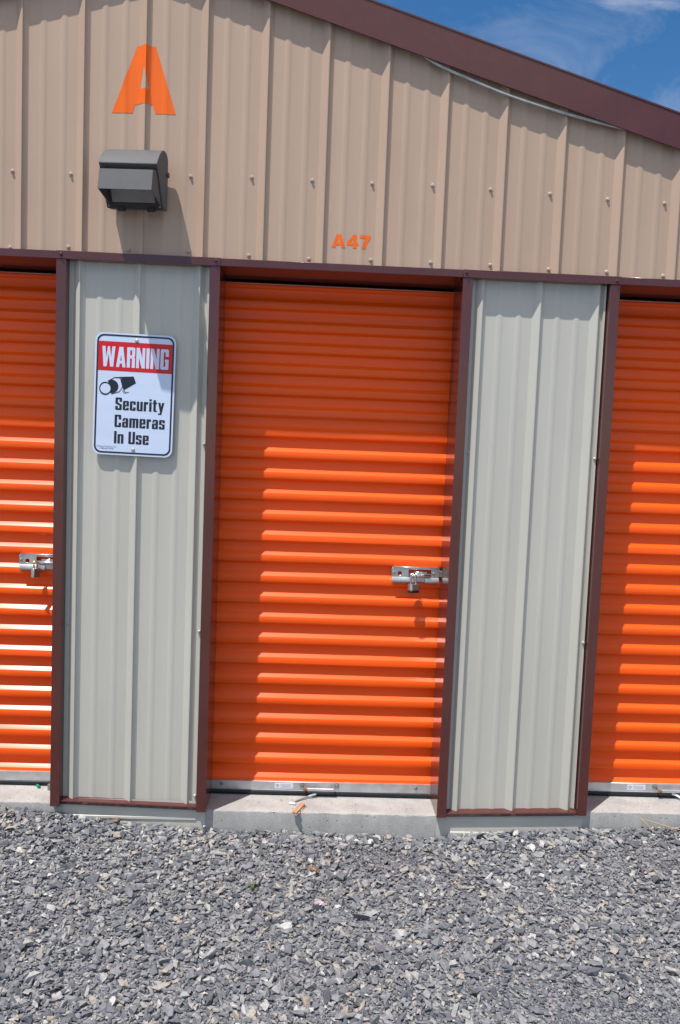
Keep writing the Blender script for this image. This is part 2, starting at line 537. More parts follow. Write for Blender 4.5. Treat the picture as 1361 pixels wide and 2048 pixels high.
# -- gable wall
TAN_PROF = rib_profile(GX0, GX1, -0.006)
mb = MB()
n = len(TAN_PROF)
zbot = 2.250
cols = []
for x, y in TAN_PROF:
    zt = rake(x) + 0.075
    cols.append([(x, y, zbot + (zt - zbot) * t) for t in (0, 0.5, 1)])
mb.add([p for c in cols for p in c],
       [(i * 3 + j, (i + 1) * 3 + j, (i + 1) * 3 + j + 1, i * 3 + j + 1) for i in range(n - 1) for j in (0, 1)])
wall = mb.build('gable_wall', TAN, bld, smooth=True, angle=22)
wall['label'] = 'tan vertical ribbed steel gable wall'


def screw_mesh(x, y, z, r=0.0065):
    m = MB()
    m.lathe_y(x, y, z, [(r * 1.5, 0), (r * 1.5, -0.0015), (r * 1.25, -0.0025)], 10)
    m.lathe_y(x, y - 0.0025, z, [(r, 0), (r, -0.0045), (r * 0.75, -0.006)], 6)
    return m


SCR_UP = [(-0.041, 2.5526), (0.1776, 2.5523), (0.6295, 2.5653), (0.8608, 2.573), (1.0916, 2.5731), (1.3216, 2.5732), (1.5546, 2.5771),
          (1.7794, 2.573), (2.0112, 2.5674), (2.2368, 2.5576), (2.4611, 2.5533)]
SCR_LO = [(-0.0485, 2.2692), (0.1717, 2.2814), (0.4007, 2.2808), (0.6288, 2.2858), (0.8582, 2.2813), (1.0888, 2.2788), (1.3279, 2.286),
          (1.5607, 2.2873), (1.7927, 2.2884), (2.0223, 2.2818), (2.2507, 2.2827), (2.4747, 2.2775)]
for x, z in SCR_UP + SCR_LO:
    screw_mesh(x, prof_y(TAN_PROF, x), z, 0.0053).build('screw', SCREWT, wall)


def decal(polys, prof, lift, z_step=None):
    """flat polygons wrapped over the ribs of the sheet"""
    bm = bmesh.new()
    for poly in polys:
        bm.faces.new([bm.verts.new((x, 0, z)) for x, z in poly])
    x0 = min(p[0] for q in polys for p in q); x1 = max(p[0] for q in polys for p in q)
    for x, _ in prof:
        if x0 < x < x1:
            bmesh.ops.bisect_plane(bm, geom=bm.verts[:] + bm.edges[:] + bm.faces[:], dist=1e-6, plane_co=(x, 0, 0), plane_no=(1, 0, 0))
    m = MB()
    bm.verts.ensure_lookup_table()
    idx = {v: i for i, v in enumerate(bm.verts)}
    m.add([(v.co.x, prof_y(prof, v.co.x) - lift, v.co.z) for v in bm.verts], [[idx[v] for v in f.verts] for f in bm.faces])
    bm.free()
    return m


zb, zt = 2.7875, 3.0325
A_polys = [
    [(0.3273, 2.7855), (0.4043, 2.7872), (0.4141, 2.8194), (0.4317, 2.8745), (0.4464, 2.9599), (0.4464, 3.0325), (0.4187, 3.0317)],
    [(0.4464, 2.9599), (0.4679, 2.8758), (0.4801, 2.8211), (0.4915, 2.7890), (0.568, 2.7900), (0.4877, 3.0333), (0.4464, 3.0325)],
    [(0.4141, 2.8194), (0.4801, 2.8211), (0.4679, 2.8758), (0.4317, 2.8745)]]
o = decal(A_polys, TAN_PROF, 0.0009).build('painted_letter', VINYL, wall, smooth=True, angle=50)
o['label'] = 'big orange letter A on the gable wall'

z0, z1 = 2.3270, 2.3780


def sc(polys, x0, x1):
    return [[(x0 + (x1 - x0) * px, z0 + (z1 - z0) * pz) for px, pz in p] for p in polys]


num = sc([[(0, 0), (0.27, 0), (0.33, 0.20), (0.40, 0.42), (0.5, 0.70), (0.5, 1.0), (0.33, 1.0)],
          [(0.5, 0.70), (0.60, 0.42), (0.67, 0.20), (0.73, 0), (1, 0), (0.67, 1.0), (0.5, 1.0)],
          [(0.33, 0.20), (0.67, 0.20), (0.60, 0.42), (0.40, 0.42)]], 1.1755, 1.2275)
num += sc([[(0.0, 0.22), (0.53, 0.22), (0.53, 0.42), (0.30, 0.42), (0.0, 0.46)],
           [(0.0, 0.46), (0.30, 0.42), (0.53, 0.74), (0.55, 1.0)],
           [(0.53, 0.0), (0.85, 0.0), (0.85, 0.22), (0.85, 0.42), (0.85, 1.0), (0.55, 1.0), (0.53, 0.74), (0.53, 0.42), (0.53, 0.22)],
           [(0.85, 0.22), (1.0, 0.22), (1.0, 0.42), (0.85, 0.42)]], 1.2335, 1.2770)
num += sc([[(0, 1.0), (0, 0.76), (0.60, 0.76), (1.0, 0.80), (1.0, 1.0)],
           [(0.60, 0.76), (0.36, 0.48), (0.20, 0.0), (0.58, 0.0), (0.66, 0.36), (1.0, 0.80)]], 1.2820, 1.3245)
o = decal(num, TAN_PROF, 0.0009).build('unit_number', VINYL, wall, smooth=True, angle=50)
o['label'] = 'small orange unit number A47'

# -- rake fascia (two boards) with a hemmed lower lip
FY = -0.012


def rake_board(x0, x1, dzl, dzh, y0, y1):
    m = MB()
    v = []
    for x in (x0, x1):
        z = rake(x)
        v += [(x, y0, z + dzl), (x, y0, z + dzh), (x, y1, z + dzh), (x, y1, z + dzl)]
    return m.add(v, [(0, 1, 2, 3), (7, 6, 5, 4), (0, 4, 5, 1), (1, 5, 6, 2), (2, 6, 7, 3), (3, 7, 4, 0)])


for (xa, xb) in ((GX0 - 0.05, APEX_X), (APEX_X, GX1 + 0.05)):
    m = rake_board(xa, xb, 0.0, 0.135, FY, FY + 0.003)
    m2 = rake_board(xa, xb, 0.0, 0.005, FY - 0.0035, FY - 0.0005)
    m.add(m2.v, m2.f)
    m3 = rake_board(xa, xb, 0.128, 0.1345, FY - 0.0025, FY - 0.0005)
    m.add(m3.v, m3.f)
    m4 = rake_board(xa, xb, 0.128, 0.1350, FY + 0.0035, FY + 0.05)
    m.add(m4.v, m4.f)
    o = m.build('rake_fascia', BROWN, bld)

fm = BROWN.copy(); fm.name = 'scuffed_brown_fascia'
N, L = fm.node_tree.nodes, fm.node_tree.links
tc = N.new('ShaderNodeTexCoord')
vd = N.new('ShaderNodeVectorMath'); vd.operation = 'DISTANCE'; vd.inputs[1].default_value = (1.28 - APEX_X, FY - 4.0, 3.172)
L.new(tc.outputs['Object'], vd.inputs[0])
md = N.new('ShaderNodeMapRange'); md.inputs['From Min'].default_value = 0.075; md.inputs['From Max'].default_value = 0.0
L.new(vd.outputs['Value'], md.inputs['Value'])
ns = N.new('ShaderNodeTexNoise'); ns.inputs['Scale'].default_value = 70; ns.inputs['Detail'].default_value = 8; ns.inputs['Roughness'].default_value = 0.7
L.new(tc.outputs['Object'], ns.inputs['Vector'])
mr2 = N.new('ShaderNodeMapRange'); mr2.inputs['From Min'].default_value = 0.56; mr2.inputs['From Max'].default_value = 0.66
L.new(ns.outputs['Fac'], mr2.inputs['Value'])
mm = N.new('ShaderNodeMath'); mm.operation = 'MULTIPLY'
L.new(md.outputs['Result'], mm.inputs[0]); L.new(mr2.outputs['Result'], mm.inputs[1])
mx = N.new('ShaderNodeMixRGB'); mx.inputs['Color2'].default_value = (0.42, 0.36, 0.38, 1)
bs = N['Principled BSDF']
old = bs.inputs['Base Color'].links[0].from_socket
L.new(old, mx.inputs['Color1']); L.new(mm.outputs[0], mx.inputs['Fac']); L.new(mx.outputs['Color'], bs.inputs['Base Color'])
for o in bld.children:
    if o.name.startswith('rake_fascia'):
        o.data.materials[0] = fm

# roof, side walls and back wall so that the building is whole
m = MB()
for (xa, xb) in ((GX0 - 0.1, APEX_X), (APEX_X, GX1 + 0.1)):
    q = rake_board(xa, xb, 0.105, 0.122, FY + 0.012, 9.05)
    m.add(q.v, q.f)
m.build('roof', ROOFM, bld)
m = MB()
m.box(GX0, GX0 + 0.03, 0.06, 9.0, -0.1, rake(GX0) + 0.09)
m.box(GX1 - 0.03, GX1, 0.06, 9.0, -0.1, rake(GX1) + 0.09)
m.prism([(GX0 + 0.03, -0.1), (GX1 - 0.03, -0.1), (GX1 - 0.03, rake(GX1) + 0.09), (APEX_X, APEX_Z + 0.09), (GX0 + 0.03, rake(GX0) + 0.09)], 8.97, 9.0, 'y')
m.build('outer_wall', TAN, bld)

# -- header trim in overlapping lengths
HZ0, HZ1 = 2.2335, 2.2625
J = [(0.1335, 0.1710), (0.7150, 0.7530), (1.6870, 1.7250), (2.2630, 2.3010)]
JB = [0.0870, 0.0775, 0.0785, 0.1003]
LEFTX0, RIGHTX1 = -0.824, 3.26
segs = [(GX0, LEFTX0, 1), (LEFTX0, J[0][0] + 0.0005, 0), (J[0][0], J[1][1] + 0.001, 1), (J[1][1] + 0.001, J[2][0] - 0.001, 0),
        (J[2][0] - 0.001, J[3][1] + 0.001, 1), (J[3][1] + 0.001, RIGHTX1, 0), (RIGHTX1, GX1, 1)]
for x0, x1, pier in segs:
    m = MB()
    y0 = -0.0030 if pier else 0.0
    if pier:
        prof = [(0.0195, HZ1 + 0.0006), (y0, HZ1), (y0, HZ0 - 0.001), (0.036, HZ0 - 0.001), (0.036, HZ0 + 0.002), (y0 + 0.003, HZ0 + 0.002), (y0 + 0.003, HZ1 - 0.003), (0.0195, HZ1 - 0.001)]
    else:
        prof = [(0.0195, HZ1 + 0.0005), (y0, HZ1 - 0.001), (y0, HZ0), (0.202, HZ0 - 0.0055), (0.202, HZ0 - 0.0025), (y0 + 0.003, HZ0 + 0.003), (y0 + 0.003, HZ1 - 0.004), (0.0195, HZ1 - 0.001)]
    m.prism(prof, x0, x1, 'x')
    m.build('header_trim', BROWN, bld, bevel=0.0008, seg=1)
for x, z in [(0.152, 2.2477), (0.7372, 2.2504), (1.6991, 2.2494), (2.2871, 2.2438)]:
    screw_mesh(x, -0.003, z, 0.0042).build('screw', BROWN, bld)

# -- door jambs: U-shaped trim, long return into the doorway, short one against the panel
t = 0.0025
for i, (a, b) in enumerate(J):
    door_right = i in (1, 3)          # doorway lies to the right of this jamb
    long_y, short_y = 0.203, 0.043
    ya, yb = (short_y, long_y) if door_right else (long_y, short_y)
    poly = [(a, ya), (a, 0.0), (b, 0.0), (b, yb), (b - t, yb), (b - t, t), (a + t, t), (a + t, ya)]
    MB().prism(poly, JB[i], HZ0 - 0.0012, 'z').build('door_jamb', BROWN, bld, bevel=0.0008, seg=1)
for (a, b, yd) in [(LEFTX0 - 0.038, LEFTX0, 1), (RIGHTX1, RIGHTX1 + 0.038, 0)]:
    ya, yb = (0.043, 0.203) if yd else (0.203, 0.043)
    MB().prism([(a, ya), (a, 0.0), (b, 0.0), (b, yb), (b - t, yb), (b - t, t), (a + t, t), (a + t, ya)], 0.09, HZ0 - 0.0012, 'z').build('door_jamb', BROWN, bld)

# -- pier panels between the doors
PY = 0.041
piers = [(J[0][1] + 0.0005, J[1][0] - 0.0005, 0.213, 0.112, 0.099, (0.1725, 0.693)),
         (J[2][1] + 0.0005, J[3][0] - 0.0005, 1.768, 0.096, 0.1135, (1.747, 2.2605)),
         (GX0 + 0.02, LEFTX0 - 0.0385, -2.5, 0.10, 0.10, None), (RIGHTX1 + 0.0385, GX1 - 0.02, 3.45, 0.11, 0.11, None)]
for pi, (a, b, first, zl, zr, scr) in enumerate(piers):
    prof = rib_profile(a, b - (0.0 if scr is None else 0.013), first, 0.0185, PY)
    m = MB()
    cols = []
    for x, y in prof:
        zz = zl + (zr - zl) * (x - a) / (b - a)
        cols.append([(x, y, zz + (2.27 - zz) * k / 4) for k in range(5)])
    nn = len(prof)
    m.add([p for c in cols for p in c], [(i * 5 + j, (i + 1) * 5 + j, (i + 1) * 5 + j + 1, i * 5 + j + 1) for i in range(nn - 1) for j in range(4)])
    panel = m.build('pier_panel', GREY, bld, smooth=True, angle=22)
    if scr is None:
        continue
    # narrow edge strip that closes the sheet against the right jamb
    MB().prism([(b - 0.0128, PY - 0.001), (b - 0.012, 0.030), (b - 0.0045, 0.029), (b - 0.004, PY + 0.004), (b - 0.0128, PY + 0.004)],
               zr + 0.004, HZ0 - 0.002, 'z').build('edge_strip', GREY, panel)
    zs = [0.8197, 1.5527, 0.808, 0.1328] if pi == 0 else [1.5606, 1.5548, 0.811, 0.8091]
    xs = [scr[0] + 0.012, scr[1], scr[1], scr[1]] if pi == 0 else [scr[0], scr[1], scr[1], scr[0]]
    for x, z in zip(xs, zs):
        yy = 0.029 if x > (a + b) / 2 else PY
        screw_mesh(x + (0.011 if x > (a + b) / 2 and pi == 0 else -0.0075 if x > (a + b) / 2 else 0), yy, z, 0.0042).build('screw', SCREWG, panel)
    # brown ledge under the sheet
    m = MB()
    v = []
    for x, z in ((a, zl), (b, zr)):
        v += [(x, 0.047, z + 0.003), (x, 0.010, z - 0.0025), (x, 0.0085, z - 0.006), (x, 0.0195, z - 0.0225), (x, 0.047, z - 0.0225)]
    k = 5
    m.add(v, [tuple(range(k - 1, -1, -1)), tuple(range(k, 2 * k))] + [(i, (i + 1) % k, (i + 1) % k + k, i + k) for i in range(k)])
    m.build('base_ledge', BROWN, bld)
    # grey base flashing with a raised bead
    m = MB()
    x0, x1 = a - 0.034 if pi else a + 0.006, b + 0.034
    xa, xb = x0 + (0.032 if pi == 0 else 0.055), x1 - (0.034 if pi == 0 else 0.20)
    prof = [(0.030, 0.115), (0.030, 0.049), (0.0260, 0.0450), (0.0258, 0.036), (0.030, 0.031), (0.030, -0.12)]
    flatp = [(0.030, z) for _, z in prof]
    rows = [(x0, flatp), (xa, flatp), (xa + 0.004, prof), (xb - 0.004, prof), (xb, flatp), (x1, flatp)]
    vs = [(x, p[0], p[1] - (0.004 if pi == 0 else 0.040)) for x, pr in rows for p in pr]
    kk = len(prof)
    m.add(vs, [(i * kk + j, (i + 1) * kk + j, (i + 1) * kk + j + 1, i * kk + j + 1) for i in range(len(rows) - 1) for j in range(kk - 1)])
    bb = MB().box(x0, x1, 0.0305, 0.06, -0.12, 0.09)
    m.add(bb.v, bb.f)
    m.build('base_flashing', GREY, bld)

# pier core (closes the wall behind the trims)
m = MB()
for a, b, *_ in piers[:2]:
    m.box(a + 0.004, b - 0.004, 0.062, 0.19, -0.1, 2.24)
m.build('pier_core', DARKIN, bld)


# -- concrete door sills with chipped edges
def sill(x0, x1, ztop, yf=0.032, seed=0):
    rs = np.random.default_rng(seed)
    nx = max(8, int((x1 - x0) / 0.008))
    m = MB()
    rows = []
    for i in range(nx + 1):
        x = x0 + (x1 - x0) * i / nx
        chip = 0.0018 + 0.0030 * max(0, mnoise.noise(Vector((x * 38, seed, 0.3)))) + 0.006 * max(0, mnoise.noise(Vector((x * 90, seed, 2.3))) - 0.25)
        dz = 0.0006 * mnoise.noise(Vector((x * 20, seed, 5)))
        rows.append([(x, 0.55, ztop), (x, 0.20, ztop), (x, yf + 0.03, ztop + dz), (x, yf + chip * 1.6, ztop - 0.0003 + dz), (x, yf + chip * 0.3, ztop - chip * 0.9), (x, yf, ztop - chip * 2.0 - 0.001),
                     (x, yf - 0.001, ztop - 0.05), (x, yf - 0.001, -0.2)])
    k = 8
    m.add([p for r in rows for p in r], [(i * k + j, (i + 1) * k + j, (i + 1) * k + j + 1, i * k + j + 1) for i in range(nx) for j in range(k - 1)])
    return m.build('door_sill', CONC, bld, smooth=True, angle=50)


SILLZ = {'left': 0.0885, 'mid': 0.0725, 'right': 0.1045}
sill(J[1][1] - 0.004, J[2][0] + 0.004, SILLZ['mid'], 0.0325, 3)
sill(LEFTX0, J[0][0] + 0.058, SILLZ['left'], 0.0325, 5)
sill(J[3][1] - 0.004, RIGHTX1, SILLZ['right'], 0.0325, 9)
MB().box(GX0 + 0.04, GX1 - 0.04, 0.56, 8.9, -0.2, 0.07).build('floor_slab', CONC, bld)


# -- roll-up doors
PER, ZTOP0 = 0.08684, 1.6386


def curtain_profile(zbottom, ztop, y_crest, off, seed):
    """(y, z) outline from bottom to top, one trapezoid wave each PER, soft bends"""
    rs = random.Random(seed)
    depth = 0.0172
    pts = []
    k_hi = -8
    k_lo = 17
    for k in range(k_lo, k_hi - 1, -1):
        zt = ZTOP0 - PER * k                       # top of the upper slope of this crest
        j = rs.uniform(-0.0009, 0.0011); j2 = rs.uniform(-0.0006, 0.0006)
        d = depth + j2
        seam = (k % 6 == 5)                        # a sheet joint every sixth crest
        seq = [(-0.0868 + 0.0272, 0), (-0.0560, 0.0)] if False else []
        # going up: lower slope out, crest, upper slope back, recess
        z_ls0 = zt - 0.0525; z_ls1 = zt - 0.0420; z_cr1 = zt - 0.0161 + j
        b = 0.0016
        raw = [(d, z_ls0, b), (0.0, z_ls1, b * 1.6), (0.0, z_cr1, b), (d, zt, b)]
        loc = [(d, z_ls0 - b), (d - 0.0004, z_ls0 + b * 0.35), (d - 0.0022, z_ls0 + 0.0018),
               (0.0030, z_ls1 - 0.0024), (0.0010, z_ls1 - 0.0006), (0.0, z_ls1 + 0.0022)]
        if seam:
            loc[3:3] = []
            zs = z_ls1 + 0.0022
            loc = loc[:3] + [(0.0048, z_ls1 - 0.0020), (0.0045, z_ls1 + 0.0012), (-0.0006, z_ls1 + 0.0014), (-0.0008, z_ls1 + 0.0040)]
        loc += [(0.0, z_cr1 - 0.0008), (0.0003, z_cr1 - 0.0001), (0.0010, z_cr1 + 0.0008),
                (d - 0.0010, zt - 0.0009), (d - 0.0003, zt - 0.0001), (d, zt + 0.0009)]
        pts += [(y_crest + y, z) for y, z in loc]

    def warp(z):
        return z + off * max(0.0, 1 - z / 0.55) ** 1.5
    pts = [(y, warp(z)) for y, z in pts]
    pts = [p for p in pts if zbottom < p[1] < ztop]
    pts.insert(0, (pts[0][0], zbottom))
    return pts


def soft_bolt(x, y, z, r, m, parent, name='bolt', n=12):
    q = MB()
    q.lathe_y(x, y, z, [(r * 1.35, 0), (r * 1.35, -0.0015), (r, -0.002), (r * 0.9, -0.0045), (r * 0.5, -0.006)], n)
    return q.build(name, m, parent, smooth=True)


def make_door(x0, x1, off, sillz, latch_x, seed, stick_x=None, hand=None, bolts=(), label=None, latch=True, in_view=True):
    yc = 0.199
    zb = sillz + 0.060
    prof = curtain_profile(zb, 2.206, yc, off, seed)
    yt = prof[-1][0]
    prof += [(yt + 0.0006, 2.2095), (yt + 0.003, 2.2135), (yt + 0.010, 2.2175), (yt + 0.05, 2.226), (yt + 0.22, 2.30)]    # rolls back onto its drum
    m = MB()
    nx = 24
    xs = [x0 + (x1 - x0) * i / nx for i in range(nx + 1)]
    k = len(prof)
    vs = []
    for i, x in enumerate(xs):
        for y, z in prof:
            w = 0.0016 * mnoise.noise(Vector((x * 2.3, z * 1.7, seed))) + 0.0008 * mnoise.noise(Vector((x * 6, z * 9, seed + 4)))
            wz = 0.0012 * mnoise.noise(Vector((x * 1.8, z * 11, seed + 9)))
            vs.append((x, y + w, z + wz))
    m.add(vs, [(i * k + j, (i + 1) * k + j, (i + 1) * k + j + 1, i * k + j + 1) for i in range(nx) for j in range(k - 1)])
    door = m.build('roll_up_door', ORANGE, bld, smooth=True, angle=60)
    if label:
        door['label'] = label
    # bottom bar: galvanised angle
    zt, zl = zb + 0.0005, sillz + 0.0245
    MB().prism([(0.188, zt), (0.188, zl), (0.187, zl - 0.001), (0.187, zl - 0.003), (0.215, zl - 0.003), (0.215, zt)], x0, x1, 'x').build('bottom_bar', ALU, door, bevel=0.0008, seg=1)
    # rubber seal
    MB().prism([(0.1895, zl - 0.0035), (0.186, zl - 0.006), (0.184, zl - 0.012), (0.185, sillz + 0.006), (0.190, sillz + 0.0008), (0.212, sillz + 0.0008), (0.214, zl - 0.0035)],
               x0, x1, 'x').build('rubber_seal', RUBBER, door, smooth=True, angle=60)
    # wire stop line along the very top
    zw = 2.2125
    MB().tube([(x0, 0.1955, zw), (x1, 0.1955, zw)], 0.0011, 6).build('top_wire', ALU, door)
    for bx in bolts:
        soft_bolt(bx, 0.188, (zt + zl) / 2 + 0.004, 0.0062, STEELD, door)
    if stick_x is not None:
        zc = (zt + zl) / 2 + 0.0005
        s = MB()
        s.box(stick_x, stick_x + 0.078, 0.1873, 0.1879, zc - 0.0115, zc + 0.0115)
        st = s.build('sticker', STICK, door)
        q = MB()
        ring = [(stick_x + 0.0115 + 0.0075 * math.cos(a * math.pi / 8), zc + 0.0075 * math.sin(a * math.pi / 8)) for a in range(16)]
        inn = [(stick_x + 0.0115 + 0.0050 * math.cos(a * math.pi / 8), zc + 0.0050 * math.sin(a * math.pi / 8)) for a in range(16)]
        q.add([(x, 0.1870, z) for x, z in ring + inn], [(a, (a + 1) % 16, (a + 1) % 16 + 16, a + 16) for a in range(16)])
        for dx in (-0.0022, 0.0012):
            q.box(stick_x + 0.0115 + dx, stick_x + 0.0115 + dx + 0.0014, 0.1868, 0.1872, zc - 0.0036, zc + 0.0036)
        q.box(stick_x + 0.0115 - 0.001, stick_x + 0.0115 + 0.0014, 0.1869, 0.1871, zc - 0.0008, zc + 0.0008)
        rr = random.Random(seed)
        for row, (za, w) in enumerate(((0.0062, 0.046), (0.0018, 0.05), (-0.0026, 0.034), (-0.0066, 0.05))):
            x = stick_x + 0.022 + (0 if row != 2 else 0.008)
            end = x + w
            while x < end:
                wd = rr.uniform(0.0015, 0.0045)
                q.box(x, x + wd, 0.1868, 0.1872, zc + za - 0.0009, zc + za + 0.0009)
                x += wd + 0.0011
        q.build('sticker_print', STICKK, door)
    if hand is not None:
        h0, h1 = hand
        zc = zt - 0.018
        for hx, s in ((h0, 1), (h1, -1)):
            soft_bolt(hx, 0.1865, zc + 0.006, 0.0078, STEELD, door)
            q = MB()
            q.box(hx - 0.009, hx + 0.009, 0.1862, 0.1878, zc - 0.010, zc + 0.012)
            q.prism([(hx + s * 0.010, 0.1875), (hx + s * 0.010, 0.166), (hx + s * 0.0125, 0.166), (hx + s * 0.0125, 0.1875)], zc - 0.011, zc + 0.006, 'z')
            q.build('handle_bracket', ALU, door, bevel=0.001, seg=1)
        q = MB()
        q.tube([(h0 + 0.014, 0.170, zc - 0.004), (h1 - 0.014, 0.170, zc - 0.004)], 0.0050, 12)
        q.build('pull_handle', ALU, door, smooth=True)
        q = MB()
        q.tube([(h0 + 0.008, 0.166, zc - 0.003), (h0 + 0.022, 0.168, zc - 0.006)], [0.0062, 0.0060], 10)
        r_ = q.build('handle_clip', RUST, door, smooth=True)
        r_['label'] = 'rusty clip at the left end of the pull handle'
    if latch:
        make_latch(latch_x, door)
    return door


def hole_plate(mb, xa, xb, za, zb2, cx, cz, r, y0, y1):
    """rectangular plate with a round hole"""
    n = 16
    corner = []
    for a in range(n):
        ang = 2 * math.pi * a / n
        dx, dz = math.cos(ang), math.sin(ang)
        tx = ((xb - cx) if dx > 0 else (xa - cx)) / dx if abs(dx) > 1e-6 else 1e9
        tz = ((zb2 - cz) if dz > 0 else (za - cz)) / dz if abs(dz) > 1e-6 else 1e9
        t_ = min(tx, tz)
        corner.append((cx + dx * t_, cz + dz * t_))
    circ = [(cx + r * math.cos(2 * math.pi * a / n), cz + r * math.sin(2 * math.pi * a / n)) for a in range(n)]
    # snap the nearest outline points to the true corners
    for c in ((xa, za), (xa, zb2), (xb, za), (xb, zb2)):
        i = min(range(n), key=lambda q: (corner[q][0] - c[0]) ** 2 + (corner[q][1] - c[1]) ** 2)
        corner[i] = c
    v = [(x, y0, z) for x, z in corner] + [(x, y0, z) for x, z in circ] + [(x, y1, z) for x, z in circ] + [(x, y1, z) for x, z in corner]
    f = []
    for a in range(n):
        b = (a + 1) % n
        f += [(a, b, b + n, a + n), (a + n, b + n, b + 2 * n, a + 2 * n), (a + 2 * n, b + 2 * n, b + 3 * n, a + 3 * n), (a + 3 * n, b + 3 * n, b, a)]
    mb.add(v, f)


LZ = 1.008


def make_latch(lx, door):
    """galvanised slide-bolt latch; lx = left end"""
    y = 0.190
    m = MB()
    hole_plate(m, lx, lx + 0.069, LZ + 0.023, LZ + 0.064, lx + 0.0315, LZ + 0.037, 0.0085, y, y + 0.002)
    m.box(lx + 0.164, lx + 0.197, y, y + 0.002, LZ + 0.023, LZ + 0.064)
    m.box(lx + 0.069, lx + 0.164, y, y + 0.002, LZ + 0.055, LZ + 0.064)
    # top flange and sloped bottom channel
    m.box(lx + 0.003, lx + 0.194, y - 0.004, 0.2, LZ + 0.0642, LZ + 0.0660)
    for xa, xb in ((lx, lx + 0.105), (lx + 0.138, lx + 0.197)):
        m.prism([(y, LZ + 0.0228), (y - 0.0065, LZ + 0.012), (y - 0.0075, LZ + 0.003), (y - 0.006, LZ), (y + 0.008, LZ), (y + 0.008, LZ + 0.0228)], xa, xb, 'x')
    m.prism([(y, LZ + 0.0228), (y + 0.001, LZ + 0.004), (y + 0.008, LZ + 0.004), (y + 0.008, LZ + 0.0228)], lx + 0.105, lx + 0.138, 'x')
    # side flange left
    m.box(lx - 0.0025, lx - 0.0003, y, 0.2, LZ + 0.02, LZ + 0.060)
    m.build('latch_plate', ZINC, door, bevel=0.0006, seg=1)
    q = MB()
    q.box(lx + 0.072, lx + 0.160, y - 0.009, y - 0.004, LZ + 0.026, LZ + 0.040)
    q.box(lx + 0.090, lx + 0.146, y - 0.004, y - 0.001, LZ + 0.040, LZ + 0.046)
    q.box(lx + 0.1975, lx + 0.2055, y + 0.003, y + 0.012, LZ + 0.026, LZ + 0.052)
    q.tube([(lx + 0.072, y - 0.0092, LZ + 0.033), (lx + 0.158, y - 0.0092, LZ + 0.033)], 0.0052, 10)
    q.build('slide_bolt', CHROME, door, bevel=0.0008, seg=1)
    for dx in (0.006, 0.174):
        soft_bolt(lx + dx, y, LZ + 0.040, 0.0042, STEELD, door, 'rivet')


make_door(J[1][1] - 0.006, J[2][0] + 0.006, 0.0, SILLZ['mid'], 1.4825, 3, stick_x=1.020, hand=(1.1372, 1.2849), bolts=(0.7955, 1.6232),
          label='middle orange roll-up door below the number A47')
make_door(LEFTX0 - 0.02, J[0][0] + 0.006, 0.024, SILLZ['left'], -0.0625, 8, label='left orange roll-up door cut by the edge of the frame, with bright glints')
make_door(J[3][1] - 0.006, RIGHTX1 + 0.02, 0.034, SILLZ['right'], 3.05, 14, stick_x=2.5415, hand=(2.6604, 2.81),
          label='right orange roll-up door cut by the edge of the frame', latch=False)
# small bolt stub on the left sill
q = MB().tube([(0.083, 0.150, 0.0890), (0.083, 0.150, 0.112)], 0.0085, 10)
q.build('anchor_stub', STEELD, bld, smooth=True, angle=50)

# ------------------------------------------------------------------ padlocks
def padlock_octagon(loc, rz):
    e = empty('padlock', loc, 'stubby laminated steel padlock with dark bumper on the middle door latch', 'padlock', 'padlocks on the door latches')
    e.rotation_euler = (R(-4), 0, rz)
    bpy.context.view_layer.update()
    w, d, h = 0.0225, 0.0145, 0.041
    c = 0.007
    oct_ = [(-w, -d + c), (-w + c, -d), (w - c, -d), (w, -d + c), (w, d - c), (w - c, d), (-w + c, d), (-w, d - c)]

    def loc_build(mb, name, m, **k):
        o = mb.build(name, m, None, **k)
        o.parent = e
        return o
    q = MB()
    zz = 0.0
    for i in range(9):                                   # laminations
        s = 1.0 if i % 2 == 0 else 0.965
        hh = 0.0040 if i % 2 == 0 else 0.0012
        q.prism([(x * s, y * s) for x, y in oct_], zz - 0.028, zz - 0.028 + hh, 'z')
        zz += hh
    loc_build(q, 'lock_body', ZINC)
    q = MB()
    q.prism([(x * 1.04, y * 1.04) for x, y in oct_], -0.0395, -0.0285, 'z')
    loc_build(q, 'lock_bumper', BLACK, bevel=0.0015)
    q = MB()
    pts = [(-0.0125, 0, -0.006)] + [(-0.0125, 0, 0.018)]
    pts += [(-0.0125 * math.cos(a * math.pi / 10), 0, 0.026 + 0.0155 * math.sin(a * math.pi / 10)) for a in range(11)]
    pts += [(0.0125, 0, 0.018), (0.0125, 0, -0.006)]
    q.tube(pts, 0.0042, 10)
    loc_build(q, 'shackle', CHROME, smooth=True)
    return e


padlock_octagon((1.5690, 0.160, 1.0095), R(28))


def padlock_small(loc, rz):
    e = empty('padlock', loc, 'narrow silver padlock with brass shackle on the left door latch', 'padlock', 'padlocks on the door latches')
    e.rotation_euler = (R(-3), R(3), rz)
    q = MB()
    q.box(-0.016, 0.016, -0.0085, 0.0085, -0.038, 0.0)
    o = q.build('lock_body', ZINC, None, bevel=0.003, seg=2); o.parent = e
    q = MB()
    pts = [(-0.0085, 0, -0.004), (-0.0085, 0, 0.016)]
    pts += [(-0.0085 * math.cos(a * math.pi / 8), 0, 0.020 + 0.010 * math.sin(a * math.pi / 8)) for a in range(9)]
    pts += [(0.0085, 0, 0.016), (0.0085, 0, -0.004)]
    q.tube(pts, 0.0030, 8)
    o = q.build('shackle', BRASS, None, smooth=True); o.parent = e


padlock_small((0.0105, 0.165, 1.0175), R(62))


